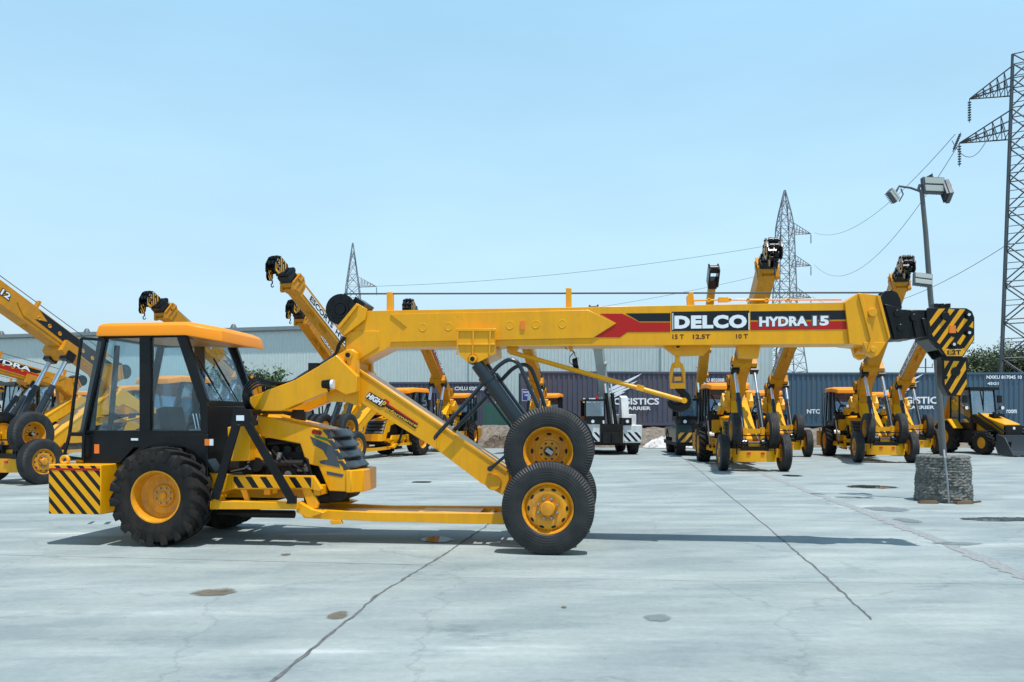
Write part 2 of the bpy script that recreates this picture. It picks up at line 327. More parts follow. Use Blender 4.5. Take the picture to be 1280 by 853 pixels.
def text_data(s, offset, space=1.0):
    cu = bpy.data.curves.new('t', 'FONT'); cu.body = s; cu.offset = offset; cu.resolution_u = 3; cu.space_character = space
    ob = bpy.data.objects.new('t', cu); COL.objects.link(ob); bpy.context.view_layer.update()
    ev = ob.evaluated_get(bpy.context.evaluated_depsgraph_get()); me = bpy.data.meshes.new_from_object(ev)
    vs = [v.co.copy() for v in me.vertices]; fs = [tuple(p.vertices) for p in me.polygons]
    bpy.data.objects.remove(ob); bpy.data.curves.remove(cu); bpy.data.meshes.remove(me)
    return vs, fs
def lettering(s, parent, loc, w, h, mat, side=-1, bold=.02, outline=0, omat='decal_black', ang=0, name='lettering', proud=.004, shear=0, space=1.0):
    """writing fitted into w x h on an x-z face; side -1 is read from -y, +1 from +y; outline lies just behind it"""
    k = (s, round(w, 3), round(h, 3), mat, side, bold, outline, shear, proud)
    if k not in CACHE:
        vs, fs = text_data(s, bold, space)
        x0 = min(v.x for v in vs); x1 = max(v.x for v in vs); y0 = min(v.y for v in vs); y1 = max(v.y for v in vs)
        sx, sy = w/(x1-x0), h/(y1-y0)
        def tr(v, d):
            X = (v.x-(x0+x1)/2)*sx + shear*(v.y-(y0+y1)/2)*sy
            return (X if side < 0 else -X, side*d, (v.y-(y0+y1)/2)*sy)
        mb = MB(); mb.add([tr(v, proud) for v in vs], fs, 0)
        if outline:
            vo, fo = text_data(s, bold+outline, space); mb.add([tr(v, proud*.55) for v in vo], fo, 1)
        me = bpy.data.meshes.new('lettering'); me.from_pydata(mb.v, [], mb.f)
        me.materials.append(MATS[mat]); me.materials.append(MATS[omat]); me.polygons.foreach_set('material_index', mb.m)
        CACHE[k] = me
    return put(name, CACHE[k], parent, loc, (0, ang*side*-1 if side > 0 else ang, 0))

# ------------------------------------------------------------------ wheels
def tyre_road(mb, r=.54, ri=.295, w=.28):
    p = [(ri, -.36*w), (ri+.02, -.45*w), (ri+.07, -.49*w), (r-.11, -.5*w), (r-.07, -.475*w), (r-.055, -.465*w), (r-.05, -.45*w), (r-.018, -.41*w), (r-.003, -.36*w)]
    mid = []
    for y in (-.235, -.08, .08, .235):
        mid += [(r, (y-.024)*w), (r-.016, (y-.016)*w), (r-.016, (y+.016)*w), (r, (y+.024)*w)]
    prof = p + mid + [(a, -b) for a, b in p[::-1]]
    mb.lathe(prof, n=72, closed=True)
def tyre_lug(mb, r=.615, ri=.315, w=.40, nl=19):
    rb = r-.05
    p = [(ri, -.40*w), (ri+.02, -.46*w), (ri+.09, -.5*w), (rb-.07, -.5*w), (rb-.02, -.46*w), (rb, -.36*w), (rb+.005, 0)]
    mb.lathe(p + [(a, -b) for a, b in p[:-1][::-1]], n=64, closed=True)
    for k in range(nl):
        for s in (-1, 1):
            a0 = 2*math.pi*(k+(.5 if s > 0 else 0))/nl; T = [0, .3, .6, .85, 1.0, 1.0]; rows = []
            for i, t in enumerate(T):
                y = s*(-.015+t*(.5*w+.012)); a = a0+s*0+.30*t**.9; top = r-.018*t**3; bot = rb-.03
                da = .050+.022*t
                if i == 5: top = rb-.065; y = s*(.5*w+.006); bot = rb-.11; da = .05
                rows.append([(top*math.cos(a-da), y, top*math.sin(a-da)), (top*math.cos(a+da), y, top*math.sin(a+da)),
                             (bot*math.cos(a+da*1.25), y, bot*math.sin(a+da*1.25)), (bot*math.cos(a-da*1.25), y, bot*math.sin(a-da*1.25))])
            vs = [q for g in rows for q in g]; fs = [(0,1,2,3), (20,23,22,21)]
            for i in range(5):
                for j in range(4):
                    a, b = i*4+j, i*4+(j+1) % 4; fs.append((a, b, b+4, a+4))
            mb.add(vs, fs)
def holes(mb, n, rad, rx, rt, y0, y1, m, ph=0):
    for k in range(n):
        a = 2*math.pi*k/n+ph; c = Vector((rad*math.cos(a), 0, rad*math.sin(a))); er = Vector((math.cos(a), 0, math.sin(a))); et = Vector((-math.sin(a), 0, math.cos(a)))
        mb.ext([tuple(c+er*rx*math.cos(t*math.pi/6)+et*rt*math.sin(t*math.pi/6)+Vector((0, y0, 0))) for t in range(12)], (0, y1-y0, 0), m)
def rim_lower(mb):      # outer face towards -y: convex disc with hub
    mb.lathe([(.27, .10), (.275, -.07), (.29, -.085), (.302, -.102), (.30, -.112), (.288, -.108), (.272, -.085), (.262, -.06), (.25, -.075), (.235, -.092), (.19, -.102), (.15, -.098), (.125, -.085), (.085, -.085), (.085, -.14), (.075, -.155), (.03, -.16), (0, -.16)], n=48)
    holes(mb, 10, .222, .015, .030, -.085, -.0985, 1)
    for k in range(8):
        a = 2*math.pi*(k+.5)/8; mb.lathe([(.0, -.135), (.014, -.13), (.017, -.12), (.017, -.08)], (.118*math.cos(a), 0, .118*math.sin(a)), 8, 2)
def rim_dish(mb):      # concave, open centre
    mb.lathe([(.27, .10), (.275, -.07), (.29, -.085), (.302, -.102), (.30, -.112), (.288, -.108), (.272, -.085), (.262, -.05), (.25, .02), (.225, .05), (.19, .062), (.14, .045), (.13, .02), (.065, .02), (.065, .05)], n=48)
    holes(mb, 8, .208, .016, .032, .06, .050, 1)
    mb.lathe([(.05, .10), (.05, -.02), (.03, -.03), (0, -.03)], (0, 0, 0), 14, 1)
    mb.obox((.01, -.04, .0), (.09, .05, .05), (0, .6, 0), 2)
    for k in range(8):
        a = 2*math.pi*(k+.5)/8; mb.lathe([(.0, .005), (.012, .006), (.012, .03)], (.10*math.cos(a), 0, .10*math.sin(a)), 8, 1)
def rim_rear(mb):
    mb.lathe([(.29, .15), (.295, -.13), (.312, -.155), (.325, -.17), (.322, -.182), (.305, -.178), (.29, -.15), (.285, -.08), (.275, -.03), (.25, -.01), (.235, .0), (.225, .012), (.15, .02), (.13, -.002), (.05, -.002), (.045, -.02), (0, -.02)], n=56)
    for k in range(8):
        a = 2*math.pi*(k+.5)/8; mb.lathe([(.0, -.03), (.013, -.026), (.013, 0)], (.10*math.cos(a), 0, .10*math.sin(a)), 8, 1)
def wheel(parent, kind, loc, side, bevel=0):
    rz = 0 if side < 0 else math.pi
    t = {'low': ('tyre_road', tyre_road, 'tread'), 'up': ('tyre_road', tyre_road, 'tread'), 'rear': ('tyre_lug', tyre_lug, 'rubber')}[kind]
    w = part('wheel', t[0], t[1], t[2], parent, loc, (0, 0, rz))
    rm = {'low': (rim_lower, ['rimyellow', 'engine', 'steel']), 'up': (rim_dish, ['rimyellow', 'engine', 'steel']), 'rear': (rim_rear, ['rimyellow', 'steel'])}[kind]
    part('rim', 'rim'+kind, rm[0], rm[1], w)
    return w

# ------------------------------------------------------------------ crane: measured on the photographed machine
TH = -R(6.7); FX, FY = math.cos(TH), math.sin(TH); LX, LY = -FY, FX
CX, CY = .527, 10.21                                 # ground point under its front axle
def px(u, v, y):
    """where a photographed point lies on the machine's own plane at side offset y -> (x, z)"""
    k = (u-CU)/F
    x = (k*(CY+y*LY)-CX-y*LX)/(FX-k*FY); Y = CY+x*FY+y*LY
    return (x, EYE-(v-HV)/F*Y)
def P(pts, y): return [px(u, v, y) for u, v in pts]
PIV = px(437, 444.5, -.34)
def Bp(u, v, y=-.22): x, z = px(u, v, y); return (x-PIV[0], z-PIV[1])
def BP(pts, y=-.22): return [Bp(u, v, y) for u, v in pts]
LOWPIN = px(700, 598, -.30); TOPPIN = Bp(590.5, 449, -.40)
XR = px(193, 621, -1.0)[0]

def cab(root, main):
    bv = .006 if main else 0
    y = -.70
    c = thing_empty = None
    RB, RT = px(103, 543, y), px(127, 420, y)
    FB, FT = px(254, 502, y), px(226, 418, y)
    F0 = px(256, 543, y); MB0, MT = px(181, 543, y), px(181, 417, y)
    zb = F0[1]; xf = F0[0]
    def frame(mb):
        mb.bar(RB, RT, .09, y, y+.05); mb.bar((MB0[0], zb), MT, .145, y-.004, y+.05)
        mb.bar(FB, FT, .125, y-.006, y+.06); mb.bar(F0, FB, .10, y-.006, y+.06)
        mb.bar((RT[0]-.02, RT[1]), (FT[0]+.03, FT[1]), .07, y-.002, y+.05)
        mb.bar((RB[0], zb), (xf, zb), .09, y-.008, y+.045)
        for (a_, b_) in (((RB[0]+.05, zb), (RT[0]+.05, RT[1])), ((xf-.04, zb), (FB[0]-.05, FB[1])), ((MB0[0]+.07, zb+.02), (MT[0]+.07, MT[1]-.02))): mb.bar(a_, b_, .035, y+.052, y+.07)
        # slim second post between rear and middle pillars
        mb.mirror()
        a2, b2 = px(146, 543, .7), px(146, 417, .7)
        for yy in (-.7, .65): pass
        mb.bar((a2[0]-.05, zb), (b2[0]+.06, RT[1]), .07, .60, .64); mb.bar((a2[0]-.32, zb), (b2[0]-.2, RT[1]), .05, .60, .64)
        # cross rails
        mb.bx(RT[0]-.03, RT[0]+.03, -.7, .7, RT[1]-.035, RT[1]+.035); mb.bx(FT[0]-.03, FT[0]+.03, -.7, .7, FT[1]-.035, FT[1]+.03)
        mb.bx(RB[0]-.03, RB[0]+.03, -.7, .7, zb-.03, zb+.03); mb.bx(FB[0]-.04, FB[0]+.05, -.705, .705, FB[1]-.05, FB[1]+.015)
    fr = part('cab_frame', 'cabframe', frame, 'black', root, bevel=bv)
    def body(mb):
        side = P([(102, 544), (105, 579), (150, 580), (168, 560), (232, 560), (262, 604)], y) + [(xf+.045, F0[1]-.55), (xf+.045, zb)]
        mb.prism(side, y-.012, y+.03); mb.mirror()
        mb.bx(xf-.02, xf+.04, -.68, .68, zb-.5, FB[1]-.05)
        mb.bx(RB[0]-.01, RB[0]+.04, -.68, .68, zb-.33, zb-.02)
        mb.bx(RB[0], xf, -.66, .66, zb-.36, zb-.32)
    part('cab_body', 'cabbody', body, 'black', root, bevel=.02 if main else 0)
    def fenders(mb):
        pts = []; 
        for i in range(9):
            a = R(25+130*i/8); pts.append((XR+.70*math.cos(a), .615+.70*math.sin(a)))
        q = pts + [(XR+.66*math.cos(R(25+130*i/8)), .615+.66*math.sin(R(25+130*i/8))) for i in range(8, -1, -1)]
        mb.prism(q, *fy)
    for fy in ((-.72, -.5), (.5, .72)): part('mudguard', 'fender%.1f' % fy[0], fenders, 'black', root)
    def roof(mb):
        x0 = px(120, 410, -.78)[0]; x1 = px(241, 410, -.78)[0]; z0 = px(180, 419, -.78)[1]; z1 = px(180, 403, -.78)[1]
        pl = lambda g: [(x0+g, -.78+g), (x1-.10, -.78+g), (x1+.30-g, -.62+g), (x1+.36-g, 0), (x1+.30-g, .62-g), (x1-.10, .78-g), (x0+g, .78-g)]
        a, b, c_ = pl(0), pl(.02), pl(.10)
        dz = lambda x: -.07*max(0, (x-(x1-.1)))/.4
        rings = [[(x, yy, z0+dz(x)) for x, yy in pl(.05)], [(x, yy, z0-.01+dz(x)) for x, yy in a], [(x, yy, z0+.03+dz(x)) for x, yy in a], [(x, yy, z1-.035+dz(x)) for x, yy in b], [(x, yy, z1-.008+dz(x)) for x, yy in pl(.05)], [(x, yy, z1+.012+dz(x)) for x, yy in pl(.12)]]
        n = 7; vs = [p for r in rings for p in r]; fs = [tuple(range(n)), tuple(range(5*n, 6*n))]
        for i in range(5):
            for k in range(n): fs.append((i*n+k, i*n+(k+1) % n, (i+1)*n+(k+1) % n, (i+1)*n+k))
        mb.add(vs, fs)
    part('roof', 'cabroof', roof, 'orange', root, bevel=.008 if main else 0)
    part('roof_shade_plate', 'roof_shade', lambda mb: mb.hexa([(RT[0], -.69, RT[1]+.045), (RT[0], .69, RT[1]+.045), (FT[0]+.34, .55, RT[1]-.028), (FT[0]+.34, -.55, RT[1]-.028), (RT[0], -.69, RT[1]+.06), (RT[0], .69, RT[1]+.06), (FT[0]+.34, .55, RT[1]-.018), (FT[0]+.34, -.55, RT[1]-.018)]), 'roof_shade', root)  # added thin dark plate, painted as the shaded underside of the orange roof
    g = 'glass' if main else 'glass_far'
    def pane(name, key, fn): part(name, key+g, fn, g, root, flat=True)
    for s in (-1, 1):
        ya, yb = (.665*s, .672*s)
        pane('window_pane', 'pr%d' % s, lambda mb: mb.prism([(RB[0]+.03, zb), (RT[0]+.03, RT[1]), (MT[0]-.04, MT[1]), (MB0[0]-.04, zb)], ya, yb))
        pane('window_pane', 'pf%d' % s, lambda mb: mb.prism([(MB0[0]+.04, zb), (MT[0]+.04, MT[1]), FT, FB, (xf-.03, zb)], ya, yb))
    pane('windscreen', 'ws', lambda mb: mb.hexa([(FB[0]+.02, -.66, FB[1]), (FB[0]+.026, -.66, FB[1]), (FB[0]+.026, .66, FB[1]), (FB[0]+.02, .66, FB[1]), (FT[0], -.66, FT[1]), (FT[0]+.006, -.66, FT[1]), (FT[0]+.006, .66, FT[1]), (FT[0], .66, FT[1])]))
    pane('rear_window', 'rw', lambda mb: mb.hexa([(RB[0], -.66, zb), (RB[0]+.006, -.66, zb), (RB[0]+.006, .66, zb), (RB[0], .66, zb), (RT[0], -.66, RT[1]), (RT[0]+.006, -.66, RT[1]), (RT[0]+.006, .66, RT[1]), (RT[0], .66, RT[1])]))
    def seat(mb):
        mb.obox((MB0[0]+.12, 0, zb-.10), (.5, .5, .12)); mb.obox((MB0[0]-.02, 0, zb+.12), (.14, .46, .46), (0, R(-12), 0))
    part('seat', 'seat', seat, 'seat', root, bevel=.03 if main else 0)
    def dash(mb):
        mb.bx(xf-.30, xf-.03, -.55, .55, zb-.25, zb+.06); mb.bx(xf-.42, xf-.3, .2, .5, zb-.25, zb+.02)
    part('dashboard', 'dash', dash, 'dashgrey', root)
    def steer(mb):
        c_ = Vector((xf-.42, 0, zb+.16)); M = Euler((0, R(-30), 0)).to_matrix()
        mb.tube([c_+M @ Vector((.19*math.cos(a), .19*math.sin(a), 0)) for a in [2*math.pi*i/20 for i in range(21)]], .014, 6)
        mb.tube([c_, c_+Vector((.2, 0, -.22))], .02, 6)
        for a in (0, 2.1, 4.2): mb.tube([c_, c_+M @ Vector((.19*math.cos(a), .19*math.sin(a), 0))], .01, 5)
    part('steering_wheel', 'steer', steer, 'black', root)
    def levers(mb):
        for i in range(5):
            x = xf-.26+i*.045; mb.tube([(x, -.42, zb+.02), (x-.02, -.42, zb+.12), (x-.05, -.42, zb+.27)], .008, 6); mb.bx(x-.07, x-.03, -.435, -.405, zb+.26, zb+.28, 1)
    part('control_levers', 'levers', levers, ['chrome', 'black'], root)
    # door swung back behind the cab
    y2 = -.80
    D = lambda u, v: px(u, v, y2)
    def door(mb):
        o = [D(101, 423), D(129, 425), D(104, 543), D(103, 574), D(79, 571), D(86, 543)]
        w = .035
        for a, b in zip(o, o[1:]+o[:1]): mb.bar(a, b, w, y2, y2+.03)
        mb.bar(D(86, 543), D(104, 543), .05, y2-.003, y2+.033)
    d = part('door', 'door', door, 'black', root, bevel=bv)
    if True:
        part('door_glass', 'doorglass'+g, lambda mb: mb.prism([D(101, 423), D(129, 425), D(104, 543), D(103, 574), D(79, 571), D(86, 543)], y2+.012, y2+.018), g, d, flat=True)
    def wip(mb):
        for yy, u in ((-.25, 0), (.2, .0)):
            base = Vector((FB[0]+.04, yy, FB[1])); tip = Vector((FB[0]*.4+FT[0]*.6+.035, yy-.28, FB[1]*.4+FT[1]*.6))
            mb.tube([base, tip], .008, 5); mb.tube([tip-(tip-base)*.55+Vector((.01, 0, 0)), tip+(tip-base)*.15+Vector((.01, 0, 0))], .012, 5)
    part('wipers', 'wip', wip, 'black', root)
    def refl(mb):
        a = px(119, 555.5, y); b = px(125, 567, y); mb.bx(a[0], b[0], y-.02, y-.012, b[1], a[1])
    part('reflector', 'cabrefl', refl, 'reflector', root)
    def indic(mb):
        a = px(258, 549, y); mb.bx(a[0]-.005, a[0]+.06, y-.035, y-.012, a[1]-.08, a[1], 0); mb.bx(a[0]+.06, a[0]+.10, y-.035, y-.012, a[1]-.08, a[1], 1)
        for yy in (y,):
            q = px(169, 548, y); mb.bx(q[0]-.045, q[0]+.05, y-.02, y-.014, q[1]-.028, q[1], 1)
    part('side_indicator', 'indic', indic, ['reflector', 'decal_white'], root)

def engine_hood(root, main):
    bv = .012 if main else 0
    y = -.40
    def hood(mb):
        side = P([(322, 519), (411, 539), (437, 589), (437, 615), (411, 614), (398, 583), (383, 580), (375, 555), (329, 546), (322, 545)], y)
        mb.prism(side, y, y+.03); mb.mirror()
        top = P([(322, 519), (411, 539)], y)
        (x0, z0), (x1, z1) = top
        mb.prism([(x0, z0-.004), (x1, z1-.004), (x1, z1-.045), (x0, z0-.045)], y+.012, .388)
        # raised centre of the bonnet
        mb.hexa([(x0, -.28, z0-.02), (x0, .28, z0-.02), (x1-.04, .28, z1-.02), (x1-.04, -.28, z1-.02), (x0, -.25, z0+.03), (x0, .25, z0+.03), (x1-.05, .25, z1+.025), (x1-.05, -.25, z1+.025)])
    part('hood', 'hood', hood, 'yellow', root, bevel=bv)
    def grille(mb):
        a = px(411, 537, y); b = px(437, 589, y)
        for i in range(4):
            t0, t1 = i/4, (i+1)/4-.02
            A = (a[0]+(b[0]-a[0])*t0, a[1]+(b[1]-a[1])*t0); B = (a[0]+(b[0]-a[0])*t1, a[1]+(b[1]-a[1])*t1)
            pl = lambda x, e: [(x-.08, -.405), (x-.01, -.405), (x+.05+e, -.31), (x+.07+e, 0), (x+.05+e, .31), (x-.01, .405), (x-.08, .405)]
            rg = [[(px_, py_, A[1]) for px_, py_ in pl(A[0], -.05)], [(px_, py_, A[1]-.02) for px_, py_ in pl(A[0], .0)], [(px_, py_, B[1]+.035) for px_, py_ in pl(B[0], .0)], [(px_, py_, B[1]) for px_, py_ in pl(B[0], -.045)]]
            vs = [p for q in rg for p in q]; fs = [tuple(range(7)), tuple(range(21, 28))]
            for ii in range(3):
                for k in range(7): fs.append((ii*7+k, ii*7+(k+1) % 7, (ii+1)*7+(k+1) % 7, (ii+1)*7+k))
            mb.add(vs, fs)
        mb.prism([(a[0]-.06, a[1]-.02), (a[0], a[1]-.02), (b[0], b[1]), (b[0]-.06, b[1])], -.38, .38)
    part('grille', 'grille', grille, 'grillegrey', root, bevel=.012 if main else 0)
    def bump(mb):
        a = px(434, 588, y-.02); b = px(438, 616, y-.02)
        mb.prismz([(a[0]-.02, -.425), (a[0]+.05, -.425), (a[0]+.17, -.30), (a[0]+.2, 0), (a[0]+.17, .30), (a[0]+.05, .425), (a[0]-.02, .425)], b[1], a[1])
    part('bumper', 'bumper', bump, 'yellow', root, bevel=bv)
    def deco(mb):
        s3 = lambda X, Y: (240+X/3.877, 470+Y/3.877)
        poly = [s3(*q) for q in [(572, 292), (690, 345), (718, 445), (622, 425), (618, 412), (660, 405), (635, 360), (590, 335)]]
        mb.prism(P(poly, y), y-.004, y-.001); mb.prism(P([s3(*q) for q in [(652, 462), (735, 478), (728, 492), (655, 478)]], y), y-.004, y-.001)
    part('hood_decal', 'hooddecal', deco, 'decal_grey', root, flat=True)
    p = px(396, 540.5, y); lettering('600', root, (p[0], y-.002, p[1]), .12, .05, 'decal_red', outline=.09, ang=R(12), bold=.03)
    q = px(402, 547.5, y); part('hood_decal', 'hgreen', lambda mb: mb.prism(P([(393, 543.5), (410, 548.5), (410, 552), (394, 547)], y), y-.004, y-.001), 'decal_green', root, flat=True)
    def eng(mb):
        a = px(318, 548, -.3)[0]; b = px(408, 548, -.3)[0]
        mb.bx(a, b, -.26, .26, .62, 1.32); mb.bx(a-.2, a+.4, -.20, .20, .55, 1.1); mb.bx(a+.1, b-.2, -.33, -.26, .85, 1.15)
        for i in range(5): mb.ycyl((a+.15+i*.16, 1.18), .05, -.36, -.2, 12)
        mb.tube([(a-.05, -.42, .98), (a+.3, -.42, 1.0), (a+.7, -.40, 1.0)], .05, 10); mb.ycyl((a-.02, .98), .12, -.45, -.36, 20); mb.ycyl((a+.1, .99), .09, -.47, -.34, 16)
        mb.tube([(a+.2, -.36, .8), (a+.5, -.38, .7), (a+.9, -.34, .78)], .03, 8); mb.tube([(a+.6, -.3, 1.2), (a+.75, -.4, 1.05), (a+.8, -.35, .8)], .022, 8)
        mb.tube([(a+.2, -.33, 1.25), (a+.5, -.36, 1.28), (a+.95, -.33, 1.2)], .025, 8)
        c = px(408, 622, -.3); mb.tube([(c[0]-.15, -.3, c[1]), (c[0]+.25, -.15, c[1]+.02)], .085, 14); c = px(438, 620, -.2); mb.tube([(c[0]-.12, -.36, c[1]+.05), (c[0]-.12, .3, c[1]+.05)], .11, 16)
        mb.bx(b-.3, b+.1, -.3, .3, .5, .75)
    part('engine', 'engine', eng, 'engine', root)
    def pipes(mb):
        a = px(318, 548, -.3)[0]
        mb.tube([(a-.25, -.45, .90), (a-.05, -.48, .94), (a, -.47, .98)], .012, 6); mb.tube([(a+.38, -.43, 1.05), (a+.40, -.43, 1.14)], .03, 8)
        for k in range(4): mb.tube(smooth([(a+.15+k*.12, -.37, 1.22-.05*k), (a+.3+k*.1, -.45, 1.1-.04*k), (a+.28+k*.14, -.42, .92), (a+.45+k*.1, -.38, .8)]), .012+.003*(k % 2), 6, 1)
        mb.ycyl((a+.02, .98), .06, -.46, -.452, 16); mb.ycyl((a+.5, .86), .05, -.42, -.34, 14); mb.bx(a+.6, a+.75, -.36, -.33, .9, 1.0)
        mb.tube([(a+.1, -.4, 1.02), (a+.1, -.4, 1.1)], .04, 8); mb.tube([(a+.65, -.36, .93), (a+.72, -.36, 1.0)], .025, 8)
    part('engine_pipes', 'epipes', pipes, ['steel', 'black'], root)
    def tank(mb):
        mb.prism(P([(284, 534), (313, 532), (312, 576), (286, 577)], -.62), -.62, -.30)
        mb.prism(P([(314, 545), (324, 543), (330, 576), (313, 577)], -.45), -.45, -.3)
    part('fuel_tank', 'tank', tank, 'yellow', root, bevel=bv)
    def ac(mb):
        c = px(362, 519, 0)
        mb.tube([(c[0]+.1, .05, c[1]-.12), (c[0]+.1, .05, c[1]+.04)], .10, 18); mb.tube([(c[0]+.1, .05, c[1]+.04), (c[0]+.1, .05, c[1]+.07)], .08, 18)
    part('air_cleaner', 'aircl', ac, 'engine', root)

def chassis(root, main):
    bv = .006 if main else 0
    y = -.66
    def rails(mb):
        mb.prism(P([(260, 591), (290, 594), (290, 612), (264, 620)], y), y+.005, y+.08)
        mb.prism(P([(289, 594), (391, 595), (391, 612), (289, 612)], y), y, y+.08)
        mb.prism(P([(391, 595), (402, 612), (400, 614), (391, 613)], y), y+.002, y+.08)
        mb.prism(P([(262, 628), (272, 620), (274, 627), (372, 628), (372, 637), (262, 637)], y-.12), y-.12, y+.06)
        mb.prism(P([(372, 627), (390, 637), (405, 641), (385, 648), (370, 640)], y-.05), y-.05, y+.1)
        mb.prism(P([(377, 612), (387, 610), (398, 630), (396, 636), (386, 636)], y+.02), y+.02, y+.08)
        mb.prism(P([(300, 612), (308, 612), (312, 627), (306, 627)], y+.02), y+.02, y+.06)
        mb.mirror()
        xa = px(262, 600, y)[0]; xb = px(395, 600, y)[0]
        for x in (xa+.1, (xa+xb)/2, xb-.05): mb.bx(x, x+.08, -.62, .62, .62, .74)
        mb.bx(xa-.9, xb, -.30, -.22, .55, .72); mb.bx(xa-.9, xb, .22, .30, .55, .72)
    part('chassis', 'rails', rails, 'yellow', root, bevel=bv)
    def hz(mb): mb.prism(P([(292, 596), (389, 597), (389, 610), (292, 610)], y), y-.004, y-.001)
    part('hazard_strip', 'hz', hz, 'hazard_rail', root, flat=True)
    def draw(mb):   # long low ladder frame to the front axle
        y2 = -.42
        mb.prism(P([(372, 637), (386, 637), (470, 641), (630, 642), (630, 656), (470, 652), (380, 648)], y2), y2, y2+.09)
        mb.mirror()
        x0 = px(372, 640, y2)[0]; x1 = px(630, 640, y2)[0]; z = px(500, 645, y2)[1]
        mb.bx(x0, x1-1.1, -.34, .34, z-.0, z+.012)
        mb.bx(x1-1.15, x1-.35, -.34, .34, z+.015, z+.025)
        for i in range(5): xx = x1-.9+i*.22; mb.bx(xx, xx+.04, -.335, .335, z-.06, z+.012)
        mb.prism(P([(412, 651), (425, 650), (428, 655), (414, 656)], y2-.01), y2-.012, y2+.05)
    part('drawbar_frame', 'draw', draw, 'yellow', root, bevel=bv)
    def ax(mb):
        mb.tube([(XR, -.62, .60), (XR, .62, .60)], .09, 14); mb.bx(XR-.2, XR+.25, -.24, .24, .42, .82); mb.bx(XR, XR+1.2, -.2, .2, .5, .85)
        a = px(300, 642, -.5); b = px(368, 643, -.5); mb.tube([(a[0], -.5, a[1]), (b[0], -.5, b[1])], .05, 10); mb.tube([(a[0]-.3, -.5, a[1]+.005), (a[0], -.5, a[1])], .025, 8)
        mb.tube([(a[0], .45, a[1]), (b[0], .45, b[1])], .05, 10)
    part('rear_axle', 'raxle', ax, 'engine', root)
    def aframe(mb):
        y3 = -.82
        mb.prism(P([(291, 513), (312, 512), (318, 533), (288, 533)], y3), y3, y3+.04)
        mb.bar(px(295, 530, y3), px(268, 624, y3), .105, y3-.003, y3+.035); mb.bar(px(309, 530, y3), px(365, 626, y3), .105, y3-.005, y3+.033)
        mb.prism(P([(360, 620), (370, 620), (370, 630), (358, 630)], y3), y3-.007, y3+.04)
        mb.mirror()
        q = px(300, 515, y3); mb.bx(q[0]-.08, q[0]+.12, -.8, .8, q[1]-.02, q[1]+.03)
    part('support_frame', 'aframe', aframe, 'black', root, bevel=bv)
    def stk(mb): q = px(300, 523, -.82); mb.bx(q[0]-.045, q[0]+.055, -.828, -.824, q[1]-.03, q[1]+.035)
    part('sticker', 'stk', stk, 'decal_white', root, flat=True)
    # counterweight
    xa = px(60.5, 600, -1.0)[0]; xb = px(126, 600, -1.0)[0]; xc = px(152, 600, -.60)[0]; z0 = px(90, 643, -1.0)[1]; z1 = px(90, 581, -1.0)[1]
    def cw(mb):
        mb.prismz([(xa, -1.0), (xb, -1.0), (xc, -.58), (xc+.25, -.5), (xc+.25, .5), (xc, .58), (xb, 1.0), (xa, 1.0)], z0, z1)
        mb.prismz([(xa+.15, -.7), (xc, -.55), (xc, .55), (xa+.15, .7)], z1+.001, z1+.05)
        for s in (-1, 1):
            mb.lathe([(.028, -.02), (.065, -.02), (.065, .02), (.028, .02)], (xa+.15, .9*s, z1+.05), 20, closed=True)
        mb.bx(xc+.1, XR+.2, -.4, .4, z0+.25, z1-.08)
    part('counterweight', 'cw', cw, 'yellow', root, bevel=.01 if main else 0)
    for s in (-1, 1):
        def hp(mb): mb.bx(xa+.012, xb-.008, -1.0-.005, -1.0-.002, z0+.004, z1-.012); 
        part('hazard_panel', 'hp', hp, 'hazard_weight', root, rot=(0, 0, 0)) if s < 0 else part('hazard_panel', 'hp2', lambda mb: mb.bx(xa+.012, xb-.008, 1.002, 1.005, z0+.004, z1-.012), 'hazard_weight', root)
    part('red_strip', 'redstrip', lambda mb: mb.bx(xa+.03, xb-.004, -1.009, -1.0055, z1-.07, z1-.045), 'decal_red', root, flat=True)

